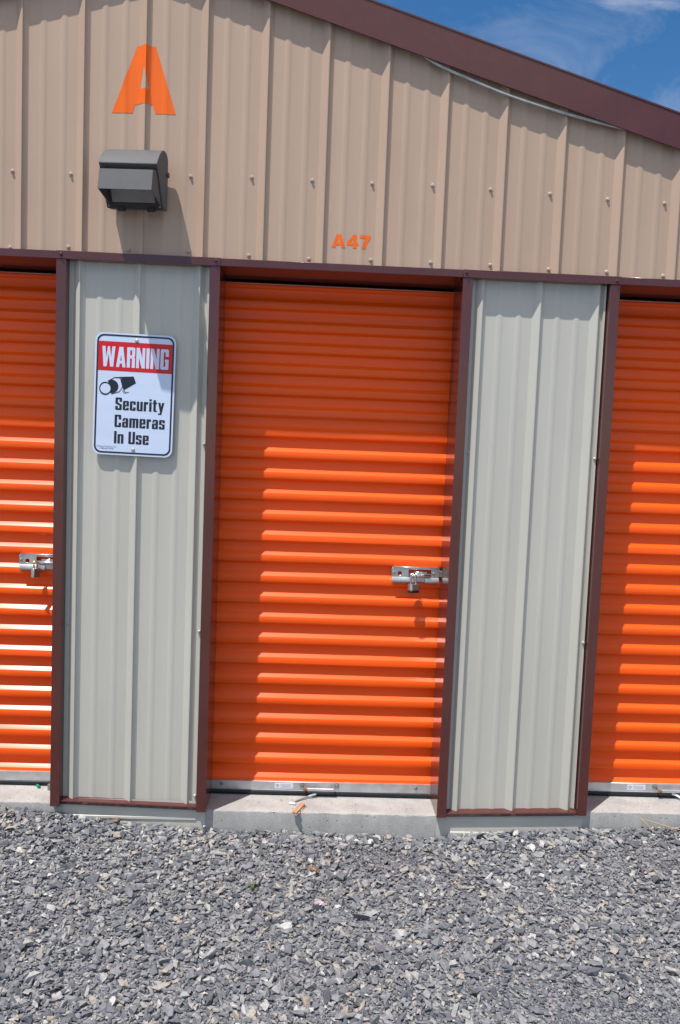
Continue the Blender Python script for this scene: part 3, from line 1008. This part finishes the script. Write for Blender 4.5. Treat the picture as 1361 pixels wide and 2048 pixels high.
# ------------------------------------------------------------------ wall light
def wall_light():
    x0, x1 = 0.3365, 0.5485
    e = empty('wall_light', ((x0 + x1) / 2, 0.003, 2.53), 'dark grey cutoff wall light with slanted visor, under the big letter A', 'wall light')
    prof = [(0.001, 2.425), (0.001, 2.604), (-0.010, 2.6205), (-0.028, 2.6285), (-0.058, 2.6265), (-0.090, 2.6135), (-0.118, 2.5915), (-0.140, 2.5665),
            (-0.1550, 2.5465), (-0.1545, 2.5430), (-0.1480, 2.5390), (-0.056, 2.421), (-0.045, 2.418)]
    h = MB().prism(prof, x0, x1, 'x').build('housing', BRONZE, e, bevel=0.007, seg=4, angle=60)
    # slanted door frame (dark) just proud of the housing's open face
    fa = Vector((0, -0.1470, 2.5372)); fb = Vector((0, -0.0545, 2.4165))
    d = (fb - fa).normalized()
    nrm = Vector((0, d.z, -d.y))
    if nrm.y > 0:
        nrm = -nrm

    def on(s, off, x):
        p = fa + d * s + nrm * off
        return (x, p.y, p.z)
    L_ = (fb - fa).length
    q = MB()

    def slab(xa, xb, sa, sb, o0, o1):
        q.add([on(sa, o0, xa), on(sa, o0, xb), on(sb, o0, xb), on(sb, o0, xa), on(sa, o1, xa), on(sa, o1, xb), on(sb, o1, xb), on(sb, o1, xa)],
              [(0, 1, 2, 3), (7, 6, 5, 4), (0, 4, 5, 1), (1, 5, 6, 2), (2, 6, 7, 3), (3, 7, 4, 0)])
    slab(x0 + 0.003, x0 + 0.026, 0.0005, L_, 0.0012, 0.006)
    slab(x1 - 0.026, x1 - 0.003, 0.0005, L_, 0.0012, 0.006)
    slab(x0 + 0.0261, x1 - 0.0261, 0.0005, 0.022, 0.0012, 0.0030)
    slab(x0 + 0.0261, x1 - 0.0261, L_ - 0.022, L_, 0.0012, 0.0058)
    q.build('door_frame', DARKM, e, bevel=0.002, seg=2)
    q = MB()
    slab_q = q
    q.add([on(0.020, 0.003, x0 + 0.026), on(0.020, 0.003, x1 - 0.026), on(L_ - 0.022, 0.003, x1 - 0.026), on(L_ - 0.022, 0.003, x0 + 0.026),
           on(0.020, 0.0014, x0 + 0.026), on(0.020, 0.0014, x1 - 0.026), on(L_ - 0.022, 0.0014, x1 - 0.026), on(L_ - 0.022, 0.0014, x0 + 0.026)],
          [(0, 1, 2, 3), (7, 6, 5, 4), (0, 4, 5, 1), (1, 5, 6, 2), (2, 6, 7, 3), (3, 7, 4, 0)])
    q.build('lens', GLASSG, e)
    # visor: front flap with two triangular cheeks
    va, vb = 0.3515, 0.5435
    top = (-0.190, 2.5120); bot = (-0.2055, 2.4380)
    attach_top = on(0.010, 0.0062, 0)[1:]
    attach_bot = on(L_ - 0.012, 0.0062, 0)[1:]
    tt = 0.0022
    q = MB()
    nv = Vector((0, -(top[1] - bot[1]), (top[0] - bot[0]))).normalized()
    v = []
    for x in (va, vb):
        v += [(x, top[0], top[1]), (x, bot[0], bot[1]), (x, bot[0] - nv.y * tt, bot[1] - nv.z * tt), (x, top[0] - nv.y * tt, top[1] - nv.z * tt)]
    q.add(v, [(0, 1, 2, 3), (7, 6, 5, 4), (0, 4, 5, 1), (1, 5, 6, 2), (2, 6, 7, 3), (3, 7, 4, 0)])
    for xa, xb in ((va, va + tt), (vb - tt, vb)):
        q.prism([(top[0] + 0.003, top[1] - 0.001), (bot[0] + 0.003, bot[1] + 0.001), (attach_bot[0], attach_bot[1]), (attach_top[0], attach_top[1])], xa, xb, 'x')
    # top leaf that joins the flap to the frame
    q.add([(va + 0.003, top[0] + 0.0024, top[1] - 0.0002), (vb - 0.003, top[0] + 0.0024, top[1] - 0.0002), (vb - 0.003, -0.135, 2.5195), (va + 0.003, -0.135, 2.5195),
           (va + 0.003, top[0] + 0.0024, top[1] - 0.0022), (vb - 0.003, top[0] + 0.0024, top[1] - 0.0022), (vb - 0.003, -0.135, 2.5175), (va + 0.003, -0.135, 2.5175)],
          [(0, 1, 2, 3), (7, 6, 5, 4), (0, 4, 5, 1), (1, 5, 6, 2), (2, 6, 7, 3), (3, 7, 4, 0)])
    q.build('visor', BRONZE, e)
    for hx in (x0 + 0.055, x1 - 0.045):
        q = MB()
        q.box(hx - 0.010, hx + 0.012, -0.066, -0.040, 2.408, 2.424)
        q.tube([(hx - 0.013, -0.060, 2.408), (hx + 0.015, -0.060, 2.408)], 0.0055, 8)
        q.build('hinge', DARKM, e)
    for sx, s in ((x1 - 0.008, 0.055), (x1 - 0.008, 0.105), (x1 - 0.010, L_ - 0.010), (x0 + 0.012, L_ - 0.010)):
        q = MB()
        c = Vector(on(s, 0.0061, sx))
        q.tube([c, c + nrm * 0.003], 0.0034, 8)
        q.build('screw', STEELD, e)
    q = MB().tube([(x1 + 0.0005, -0.010, 2.553), (x1 + 0.007, -0.010, 2.553)], 0.010, 12)
    q.build('side_plug', BRONZE, e, smooth=True, angle=50)
    e.rotation_euler = (0, 0, R(-3.6))            # hangs turned a little to the left
    return e


wall_light()


# ------------------------------------------------------------------ warning sign
def glyph(c):
    """condensed heavy block letters: (width, polygons) with cap height 1 and x-height 0.76"""
    t, b, X, k = 0.19, 0.145, 0.76, 0.055          # stem, bar, x-height, corner chamfer

    def bx(x0, x1, z0, z1):
        return [(x0, z0), (x1, z0), (x1, z1), (x0, z1)]

    def cb(x0, x1, z0, z1, cs):                      # box with chamfered corners (bl, br, tr, tl)
        p = []
        p += [(x0 + k, z0)] if 'bl' in cs else [(x0, z0)]
        p += [(x1 - k, z0), (x1, z0 + k)] if 'br' in cs else [(x1, z0)]
        p += [(x1, z1 - k), (x1 - k, z1)] if 'tr' in cs else [(x1, z1)]
        p += [(x0 + k, z1), (x0, z1 - k)] if 'tl' in cs else [(x0, z1)]
        p += [(x0, z0 + k)] if 'bl' in cs else []
        return p
    w = 0.50
    if c == 'W':
        w = 0.80
        return w, [[(0, 1), (0.10, 0), (0.29, 0), (0.19, 1)], [(0.10, 0), (0.29, 0), (0.47, 0.92), (0.33, 0.92)][0:0] or [(0.17, 0), (0.29, 0), (0.46, 1), (0.34, 1)],
                   [(0.34, 1), (0.46, 1), (0.63, 0), (0.51, 0)], [(0.51, 0), (0.70, 0), (0.80, 1), (0.61, 1)]]
    if c == 'A':
        w = 0.58
        return w, [[(0, 0), (0.19, 0), (0.35, 1), (0.17, 1)], [(0.39, 0), (0.58, 0), (0.41, 1), (0.23, 1)], bx(0.14, 0.44, 0.18, 0.32)]
    if c == 'R':
        return w, [bx(0, t, 0, 1), bx(t, w - t, 1 - b, 1), bx(t, w - t, 0.46, 0.46 + b), cb(w - t, w, 0.53, 1, ('tr', 'br')), cb(w - t, w, 0, 0.53, ('tr',))]
    if c == 'N':
        return 0.54, [bx(0, 0.17, 0, 1), bx(0.37, 0.54, 0, 1), [(0, 1), (0.19, 1), (0.54, 0), (0.35, 0)]]
    if c == 'I':
        return t, [bx(0, t, 0, 1)]
    if c == 'G':
        return w, [cb(0, t, 0, 1, ('bl', 'tl')), bx(t, w - t, 1 - b, 1), bx(t, w - t, 0, b), cb(w - t, w, 0.64, 1, ('tr',)), cb(w - t, w, 0, 0.50, ('br',)), bx(0.27, w - t, 0.38, 0.50)]
    if c == 'S':
        return w, [cb(0, t, 0.50, 1, ('tl',)), bx(t, w - t, 1 - b, 1), cb(w - t, w, 0.66, 1, ('tr',)), [(0, 0.52), (t, 0.62), (w, 0.42), (w, 0.36), (w - t, 0.36), (0, 0.50)],
                   cb(w - t, w, 0, 0.46, ('br',)), bx(t, w - t, 0, b), cb(0, t, 0, 0.32, ('bl',))]
    if c == 'C':
        return w, [cb(0, t, 0, 1, ('bl', 'tl')), bx(t, w - t, 1 - b, 1), bx(t, w - t, 0, b), cb(w - t, w, 0.62, 1, ('tr',)), cb(w - t, w, 0, 0.36, ('br',))]
    if c == 'U':
        return w, [cb(0, t, 0, 1, ('bl',)), cb(w - t, w, 0, 1, ('br',)), bx(t, w - t, 0, b)]
    if c == 'i':
        return t, [bx(0, t, 0, X), bx(0, t, 0.84, 1)]
    if c == 'e':
        return 0.46, [cb(0, t, 0, X, ('bl', 'tl')), bx(t, 0.46 - t, X - 0.12, X), cb(0.46 - t, 0.46, 0.32, X, ('tr',)), bx(t, 0.46 - t, 0.32, 0.43), bx(t, 0.46 - t, 0, 0.12), cb(0.46 - t, 0.46, 0, 0.22, ('br',))]
    if c == 'c':
        return 0.45, [cb(0, t, 0, X, ('bl', 'tl')), bx(t, 0.45 - t, X - 0.12, X), cb(0.45 - t, 0.45, 0.48, X, ('tr',)), bx(t, 0.45 - t, 0, 0.12), cb(0.45 - t, 0.45, 0, 0.28, ('br',))]
    if c == 'u':
        return 0.46, [cb(0, t, 0, X, ('bl',)), bx(t, 0.46 - t, 0, 0.12), bx(0.46 - t, 0.46, 0, X)]
    if c == 'n':
        return 0.46, [bx(0, t, 0, X), bx(t, 0.46 - t, X - 0.13, X), cb(0.46 - t, 0.46, 0, X, ('tr',))]
    if c == 'r':
        return 0.34, [bx(0, t, 0, X), bx(t, 0.34, X - 0.19, X)]
    if c == 't':
        return 0.34, [cb(0.06, 0.06 + t, 0, 0.95, ('bl',)), bx(0, 0.06, X - 0.12, X), bx(0.06 + t, 0.34, X - 0.12, X), bx(0.06 + t, 0.34, 0, 0.12)]
    if c == 'y':
        return 0.48, [[(0, X), (0.18, X), (0.30, 0.05), (0.16, 0.0)], [(0.30, X), (0.48, X), (0.27, -0.22), (0.12, -0.22)], bx(0.02, 0.14, -0.22, -0.10)]
    if c == 'a':
        return 0.46, [bx(0.46 - t, 0.46, 0, X - k), bx(0.07, 0.46 - k, X - 0.12, X), cb(0.02, t, 0.52, X - 0.12, ()), bx(t, 0.46 - t, 0.34, 0.45), cb(0, t, 0, 0.45, ('bl', 'tl')), bx(t, 0.46 - t, 0, 0.12)]
    if c == 'm':
        return 0.70, [bx(0, t, 0, X), bx(t, 0.255, X - 0.13, X), bx(0.255, 0.445, 0, X), bx(0.445, 0.51, X - 0.13, X), cb(0.51, 0.70, 0, X, ('tr',))]
    if c == 's':
        return 0.44, [cb(0, t, 0.36, X, ('tl',)), bx(t, 0.44 - t, X - 0.12, X), cb(0.44 - t, 0.44, 0.52, X, ('tr',)), bx(t, 0.44 - t, 0.32, 0.44), cb(0.44 - t, 0.44, 0, 0.42, ('br',)), bx(t, 0.44 - t, 0, 0.12), cb(0, t, 0, 0.23, ('bl',))]
    return 0.22, []


def block_text(body, x0, x1, zbase, height, y, mat_, parent, name):
    gap = 0.075
    gl = [glyph(c) for c in body]
    tot = sum(g[0] for g in gl) + gap * (len(body) - 1)
    kx = (x1 - x0) / tot
    q = MB()
    x = 0.0
    for w, polys in gl:
        for i, p in enumerate(polys):
            v = [(x0 + (x + a) * kx, y - 0.00002 * i, zbase + b * height) for a, b in p]
            q.add(v, [tuple(range(len(v)))])
        x += w + gap
    o = q.build(name, mat_, None, fix=False)
    o.parent = parent
    return o


def text_mesh(body, x0, x1, zbase, height, y, mat_, parent, name):
    cu = bpy.data.curves.new('tmp_text', 'FONT')
    cu.body = body
    ob = bpy.data.objects.new('tmp_text', cu)
    COL.objects.link(ob)
    bpy.context.view_layer.update()
    dg = bpy.context.evaluated_depsgraph_get()
    me = bpy.data.meshes.new_from_object(ob.evaluated_get(dg))
    bpy.data.objects.remove(ob); bpy.data.curves.remove(cu)
    co = np.array([v.co[:] for v in me.vertices])
    mn, mx = co.min(0), co.max(0)
    for v in me.vertices:
        v.co = (x0 + (v.co.x - mn[0]) / (mx[0] - mn[0]) * (x1 - x0), y, zbase + v.co.y / mx[1] * height)
    me.materials.clear(); me.materials.append(mat_)
    o = bpy.data.objects.new(name, me)
    COL.objects.link(o)
    o.parent = parent
    return o


def rrect(w, h, r, n=8):
    pts = []
    for cx, cz, a0 in ((w - r, h - r, 0), (-w + r, h - r, 90), (-w + r, -h + r, 180), (w - r, -h + r, 270)):
        for i in range(n + 1):
            a = R(a0 + 90 * i / n)
            pts.append((cx + r * math.cos(a), cz + r * math.sin(a)))
    return pts


def warning_sign():
    W, H = 0.1545, 0.2345
    e = empty('warning_sign', (0.4315, 0.0195, 1.7310), 'white and red metal WARNING security cameras sign bolted on the grey panel', 'sign')
    e.rotation_euler = (0, R(0.9), 0)

    def put(o):
        o.parent = e
        return o
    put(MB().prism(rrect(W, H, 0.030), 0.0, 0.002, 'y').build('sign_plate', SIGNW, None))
    Y1, Y2, Y3 = -0.0004, -0.0007, -0.0010
    # border ring
    out = rrect(W - 0.0065, H - 0.0065, 0.027); inn = rrect(W - 0.0128, H - 0.0128, 0.022)
    k = len(out)
    put(MB().add([(x, Y2, z) for x, z in out + inn], [(i, (i + 1) % k, (i + 1) % k + k, i + k) for i in range(k)]).build('border', SIGNK, None, fix=False))
    zt, zb = H - 0.0335, H - 0.1455
    put(MB().add([(-W + 0.0115, Y1, zb), (W - 0.0115, Y1, zb), (W - 0.0115, Y1, zt), (-W + 0.0115, Y1, zt)], [(0, 1, 2, 3)]).build('red_band', SIGNR, None, fix=False))
    block_text('WARNING', -0.127, 0.128, zb + 0.0155, 0.0775, Y2, SIGNW, e, 'lettering')
    for body, xa, xb, zz in (('Security', -0.0705, 0.118, -0.0600), ('Cameras', -0.0715, 0.1225, -0.1263), ('In Use', -0.0715, 0.0625, -0.1895)):
        block_text(body, xa, xb, zz, 0.0480, Y1, SIGNK, e, 'lettering')
    text_mesh('Chateau Products, Inc.', -0.138, -0.060, -0.2055, 0.0052, Y1, SIGNK, e, 'small_print')
    text_mesh('1-800-833-9296', -0.126, -0.072, -0.2135, 0.0052, Y1, SIGNK, e, 'small_print')
    # security camera pictogram; pixel frame of the picture -> sign coordinates

    def S(px, py):
        return (-0.1335 + (px - 190) * 0.000296, 0.0720 - (py - 715) * 0.000296)

    def poly(pts, m, y, name):
        v = [(S(*p)[0], y, S(*p)[1]) for p in pts]
        return put(MB().add(v, [tuple(range(len(v)))]).build(name, m, None, fix=False))

    def disc(cx, cy, rx, m, y, name):
        pts = [(cx + rx * math.cos(a * math.pi / 14), cy + rx * math.sin(a * math.pi / 14)) for a in range(28)]
        return poly(pts, m, y, name)

    def bar(a, b, w, y, m=SIGNK):
        a, b = Vector(a), Vector(b)
        n_ = Vector((-(b - a).y, (b - a).x)).normalized() * w / 2
        return [tuple(a + n_), tuple(b + n_), tuple(b - n_), tuple(a - n_)]
    q = MB()

    def addp(pts, y):
        v = [(S(*p)[0], y, S(*p)[1]) for p in pts]
        q.add(v, [tuple(range(len(v)))])
    addp([(462, 730), (628, 716), (662, 803), (503, 905), (480, 848)], Y1)                      # hood box
    addp([(390, 738), (462, 730), (468, 742), (398, 752)], Y1)
    for a, b, w in (((300, 792), (392, 738), 12), ((398, 745), (460, 745), 10), ((455, 748), (490, 858), 9), ((490, 858), (447, 925), 9),
                    ((447, 925), (345, 960), 10), ((503, 900), (540, 938), 8), ((522, 940), (570, 922), 8), ((486, 905), (520, 942), 8)):
        addp(bar(a, b, w, Y1), Y1 - 0.00001 * w)
    pts = [(345 + 90 * math.cos(a * math.pi / 20), 860 + 88 * math.sin(a * math.pi / 20)) for a in range(-14, 13)]
    addp([(300, 800)] + pts + [(330, 940)], Y1 - 0.0001)                                         # barrel
    ro = [(265 + 78 * math.cos(a * math.pi / 16), 890 + 86 * math.sin(a * math.pi / 16)) for a in range(32)]
    addp(ro, Y2)
    q.build('camera_pictogram', SIGNK, None, fix=False).parent = e
    disc(268, 890, 66, SIGNW, Y3, 'camera_lens_print')
    for z in (0.2085, -0.2110):
        b = MB().lathe_y(0.0035, -0.0005, z, [(0.0075, 0), (0.0072, -0.0014), (0.0045, -0.0032)], 14)
        put(b.build('mount_bolt', SCREWG, None, smooth=True))


warning_sign()

# ------------------------------------------------------------------ loose seal sagging out below the fascia
gaps = [(1.47, -0.012), (1.53, 0.006), (1.59, 0.014), (1.65, 0.018), (1.72, 0.022), (1.80, 0.0255), (1.88, 0.025), (1.95, 0.0225), (2.03, 0.019), (2.10, 0.014),
        (2.17, 0.008), (2.24, 0.0), (2.32, -0.012)]
pts = [(x, -0.0055, rake(x) - g * 1.0) for x, g in gaps]
# smooth it
def catmull(P, n=6):
    P = [Vector(p) for p in P]
    out = []
    for i in range(len(P) - 1):
        p0, p1, p2, p3 = P[max(i - 1, 0)], P[i], P[i + 1], P[min(i + 2, len(P) - 1)]
        for k in range(n):
            u = k / n
            out.append(0.5 * ((2 * p1) + (p2 - p0) * u + (2 * p0 - 5 * p1 + 4 * p2 - p3) * u * u + (3 * p1 - p0 - 3 * p2 + p3) * u ** 3))
    out.append(P[-1])
    return out


cp = catmull(pts)
q = MB()
q.tube(cp, 0.0034, 8)
q.tube([p + Vector((0, 0.001, 0.0052)) for p in cp], 0.0024, 8)
tag(q.build('loose_seal', SEAL, None, smooth=True), 'grey rubber seal strip sagging loose below the brown roof fascia', 'seal strip')

# ------------------------------------------------------------------ small things on the sill and the gravel
zs = SILLZ['mid']
q = MB().tube(catmull([(1.098, 0.107, zs + 0.004), (1.125, 0.135, zs + 0.006), (1.160, 0.161, zs + 0.0085), (1.185, 0.171, zs + 0.0125), (1.199, 0.175, zs + 0.0155)]), 0.0034, 8)
e = q.build('pull_cord', CORDM, None, smooth=True)
tag(e, 'thin grey cord lying on the middle concrete sill', 'cord')
q = MB().tube([(1.166, 0.163, zs + 0.0095), (1.196, 0.174, zs + 0.0150)], 0.0048, 8)
q.build('cord_sleeve', SEAL, e, smooth=True)
q = MB().tube([(1.086, 0.105, zs + 0.0052), (1.112, 0.097, zs + 0.0062)], 0.0052, 8)
q.build('cord_end', STICK, e, smooth=True)

zr = SILLZ['right']
q = MB().tube(catmull([(2.735, 0.178, zr + 0.022), (2.752, 0.172, zr + 0.018), (2.78, 0.15, zr + 0.008), (2.83, 0.13, zr + 0.005)]), 0.0052, 8)
tag(q.build('pull_cord', STICK, None, smooth=True), 'whitish cord end hanging onto the right concrete sill', 'cord')

# broken piece of wood, tilted, overhanging the sill edge
def wood_scrap():
    e = empty('wood_scrap', (1.122, 0.052, zs), 'broken tan piece of wood on the edge of the middle sill', 'wood scrap')
    q = MB()
    top = [(-0.024, -0.036), (-0.009, -0.052), (0.031, 0.030), (0.028, 0.040), (0.014, 0.040)]
    q.prism(top, 0.0085, 0.0145, 'z')
    o = q.build('wood_top', WOOD, None, bevel=0.001, seg=1); o.parent = e
    q = MB()
    q.prism([(x * 0.94, y * 0.96) for x, y in top], 0.0, 0.0082, 'z')
    rr = random.Random(4)
    for i in range(9):
        tq = i / 8
        x = -0.008 + 0.037 * tq + rr.uniform(-0.002, 0.002); y = -0.050 + 0.078 * tq
        q.box(x - 0.003, x + 0.004 + rr.uniform(0, 0.003), y - 0.003, y + 0.004, rr.uniform(0.0002, 0.004), rr.uniform(0.006, 0.0080))
    o = q.build('wood_core', WOODE, None); o.parent = e
    e.rotation_euler = (R(3), R(4), R(4))


wood_scrap()

q = MB().tube([(0.0235, 0.176, SILLZ['left'] + 0.006), (0.038, 0.160, SILLZ['left'] + 0.0075)], 0.0062, 8)
tag(q.build('plastic_plug', GREENP, None, smooth=True, angle=50), 'tiny green plastic plug on the left sill beside the jamb', 'plug')

q = MB().tube([(2.533, 0.018, 0.087), (2.60, 0.008, 0.073), (2.650, -0.002, 0.062), (2.70, -0.025, 0.060)], [0.0016, 0.0022, 0.0022, 0.0018], 6)
q.tube([(2.533, 0.018, 0.087), (2.556, 0.004, 0.068), (2.578, -0.010, 0.047)], [0.0016, 0.0024, 0.0018], 6)
tag(q.build('straw_stem', STRAW, None, smooth=True), 'bent dry straw stem leaning on the right concrete sill', 'straw')


def gz(x, y):
    return float(ground_z(x, y))


def weed(x, y, s, name, label):
    q = MB()
    rr = random.Random(int(x * 100))
    base = Vector((x, y, gz(x, y) - 0.004))
    for i in range(9):
        a = rr.uniform(0, 6.28); l = s * rr.uniform(0.5, 1.0)
        dirv = Vector((math.cos(a) * 0.55, math.sin(a) * 0.55, 1)).normalized()
        side = dirv.cross(Vector((0, 0, 1))).normalized() * 0.0028
        p1 = base + dirv * l * 0.55 + Vector((0, 0, 0.002)); p2 = base + dirv * l + Vector((math.cos(a), math.sin(a), -0.5)) * l * 0.15
        q.add([base - side * .6, base + side * .6, p1 + side, p1 - side, p2], [(0, 1, 2, 3), (3, 2, 4)])
    o = q.build(name, LEAFG, None, fix=False)
    tag(o, label, 'weed')


weed(0.976, -0.419, 0.042, 'weed_sprig', 'small green weed sprig growing between the gravel stones')


def flake(x, y, s, m, name, label, cat, n=3, zoff=0.014, seed=1):
    q = MB()
    rr = random.Random(seed)
    for i in range(n):
        c = Vector((x + rr.uniform(-s, s) * 0.6, y + rr.uniform(-s, s) * 0.6, gz(x, y) + zoff + rr.uniform(0, 0.004)))
        a = rr.uniform(0, 6.28)
        ux = Vector((math.cos(a), math.sin(a), rr.uniform(-0.4, 0.4))).normalized() * s * 0.5
        uy = Vector((-math.sin(a), math.cos(a), rr.uniform(-0.3, 0.5))).normalized() * s * 0.3
        up = Vector((0, 0, s * 0.12))
        q.add([c - ux, c - uy * 0.9, c + ux, c + uy, c + up], [(0, 1, 4), (1, 2, 4), (2, 3, 4), (3, 0, 4), (3, 2, 1, 0)])
    tag(q.build(name, m, None), label, cat)


flake(1.190, -0.300, 0.022, LEAFB, 'dry_leaf', 'crumpled orange-brown dry leaf on the gravel below the middle door', 'leaf', 4, 0.016, 3)
flake(1.216, -0.524, 0.015, PINK, 'pink_petal', 'small pink petal scrap on the gravel', 'petal', 4, 0.017, 5)
flake(0.747, 0.006, 0.014, PALEB, 'paper_scrap', 'tiny pale blue paper scrap by the foot of the left pier', 'litter', 2, 0.014, 6)
flake(0.405, -0.002, 0.024, LEAFB, 'dry_leaf', 'flat brown dry leaves against the base of the left grey pier', 'leaf', 3, 0.012, 7)


# ------------------------------------------------------------------ gravel: thousands of slate chips, one object
def rock_variants(nv):
    out = []
    for i in range(nv):
        bm = bmesh.new()
        kind = i % 3
        th = (0.20, 0.32, 0.52)[kind]
        npt = 11 if kind else 9
        for _ in range(npt):
            p = Vector((random.gauss(0, 1), random.gauss(0, 1), random.gauss(0, 1))).normalized()
            p = p * random.uniform(0.75, 1.0)
            bm.verts.new((p.x, p.y * random.uniform(0.55, 0.8), max(-th, min(th, p.z * 0.9))))
        r = bmesh.ops.convex_hull(bm, input=bm.verts)
        loose = [v for v in bm.verts if not v.link_faces]
        bmesh.ops.delete(bm, geom=loose, context='VERTS')
        bmesh.ops.triangulate(bm, faces=bm.faces)
        bm.verts.ensure_lookup_table()
        bm.verts.index_update()
        out.append((np.array([v.co[:] for v in bm.verts]), np.array([[v.index for v in f.verts] for f in bm.faces])))
        bm.free()
    return out


def fine_mask(x, y):
    """1 where only fine grit lies (tyre-worn patches)"""
    a = np.clip((x - 1.55) / 0.35, 0, 1) * np.clip((-0.78 - y + 0.10 * np.sin(x * 5)) / 0.12, 0, 1)
    b = np.exp(-(((x - 1.45) / 0.25) ** 2 + ((y + 0.14) / 0.07) ** 2)) * 0.9
    c = np.exp(-(((x - 2.55) / 0.28) ** 2 + ((y + 0.16) / 0.12) ** 2)) * 0.8
    d = np.exp(-(((x - 0.25) / 0.18) ** 2 + ((y + 0.55) / 0.06) ** 2)) * 0.6
    return np.clip(a + b + c + d, 0, 1)


def make_gravel():
    var = rock_variants(36)
    def batch(n, x0, x1, y0, y1, med, sig, lo, hi, lift):
        x = rng.uniform(x0, x1, n); y = rng.uniform(y0, y1, n)
        s = np.clip(np.exp(rng.normal(math.log(med), sig, n)), lo, hi)
        fm = fine_mask(x, y)
        s = np.where((rng.random(n) < fm * 0.96) & (s > 0.006), 0.0035 + rng.random(n) * 0.0042, s)
        return x, y, s, np.full(n, lift)
    parts = [batch(12000, -0.9, 3.6, -1.5, 0.028, 0.0118, 0.40, 0.006, 0.030, 0.000),
             batch(30000, -0.75, 3.4, -1.42, 0.028, 0.0090, 0.38, 0.004, 0.020, -0.001),
             batch(46000, -0.5, 3.2, -1.36, 0.028, 0.0046, 0.30, 0.0025, 0.009, -0.004),
             batch(9000, -2.6, 5.2, -4.0, -1.3, 0.016, 0.35, 0.008, 0.034, -0.002),
             batch(5000, -2.6, -0.7, -1.6, 0.02, 0.015, 0.35, 0.008, 0.03, -0.002),
             batch(4000, 3.2, 5.2, -1.6, 0.02, 0.015, 0.35, 0.008, 0.03, -0.002)]
    # gravel heaped against the wall
    parts.append(batch(900, -0.9, 3.6, -1.5, 0.0, 0.0195, 0.22, 0.013, 0.030, 0.002))
    parts.append(batch(3500, -0.9, 3.6, -0.10, 0.026, 0.0115, 0.38, 0.005, 0.026, 0.003))
    X = np.concatenate([p[0] for p in parts]); Y = np.concatenate([p[1] for p in parts])
    S = np.concatenate([p[2] for p in parts]); LF = np.concatenate([p[3] for p in parts])
    Y = np.minimum(Y, 0.029 - S * 0.8)
    n = len(X)
    fmk = fine_mask(X, Y)
    U = rng.random(n)
    TONE = np.where(S < 0.0075, U ** (1 + 1.3 * fmk) * (1 - 0.10 * fmk), U)
    Z = ground_z(X, Y) - 0.012 + LF + S * 0.30 + rng.uniform(-0.002, 0.004, n)
    vi = rng.integers(0, len(var), n)
    rz = rng.uniform(0, 2 * np.pi, n)
    tl = np.abs(rng.normal(0, 0.23, n)); ta = rng.uniform(0, 2 * np.pi, n)
    sx = rng.uniform(0.85, 1.35, n); sy = rng.uniform(0.75, 1.1, n); sz = rng.uniform(0.7, 1.15, n)
    allv, allf, allt = [], [], []
    off = 0
    for k, (v, f) in enumerate(var):
        idx = np.where(vi == k)[0]
        if len(idx) == 0:
            continue
        m = len(idx)
        P = v[None] * np.stack([S[idx] * sx[idx], S[idx] * sy[idx], S[idx] * sz[idx]], 1)[:, None, :]
        c, s = np.cos(rz[idx])[:, None], np.sin(rz[idx])[:, None]
        x = P[..., 0] * c - P[..., 1] * s
        y = P[..., 0] * s + P[..., 1] * c
        z = P[..., 2]
        # tilt about a horizontal axis (ax, ay)
        ax, ay = np.cos(ta[idx])[:, None], np.sin(ta[idx])[:, None]
        ct, st = np.cos(tl[idx])[:, None], np.sin(tl[idx])[:, None]
        dot = x * ax + y * ay
        x2 = x * ct + ay * z * st + ax * dot * (1 - ct)
        y2 = y * ct - ax * z * st + ay * dot * (1 - ct)
        z2 = z * ct + (ax * y - ay * x) * st
        W = np.stack([x2 + X[idx][:, None], np.minimum(y2 + Y[idx][:, None], 0.0285), z2 + Z[idx][:, None]], -1)
        nv = len(v)
        allv.append(W.reshape(-1, 3))
        allt.append(np.repeat(TONE[idx], nv))
        F = f[None] + (np.arange(m) * nv)[:, None, None] + off
        allf.append(F.reshape(-1, 3))
        off += m * nv
    V = np.concatenate(allv); F = np.concatenate(allf)
    me = bpy.data.meshes.new('gravel')
    me.vertices.add(len(V)); me.vertices.foreach_set('co', V.astype(np.float32).ravel())
    me.loops.add(F.size); me.loops.foreach_set('vertex_index', F.astype(np.int32).ravel())
    me.polygons.add(len(F)); me.polygons.foreach_set('loop_start', np.arange(0, F.size, 3, dtype=np.int32))
    me.polygons.foreach_set('loop_total', np.full(len(F), 3, dtype=np.int32))
    me.update(calc_edges=True)
    at = me.attributes.new('tone', 'FLOAT', 'POINT')
    at.data.foreach_set('value', np.concatenate(allt).astype(np.float32))
    me.polygons.foreach_set('use_smooth', np.zeros(len(F), dtype=bool))
    me.materials.append(GRAVEL)
    o = bpy.data.objects.new('gravel', me)
    COL.objects.link(o)
    o['kind'] = 'stuff'
    o['label'] = 'loose grey slate gravel with scattered pale and tan stones'
    o['category'] = 'gravel'


make_gravel()
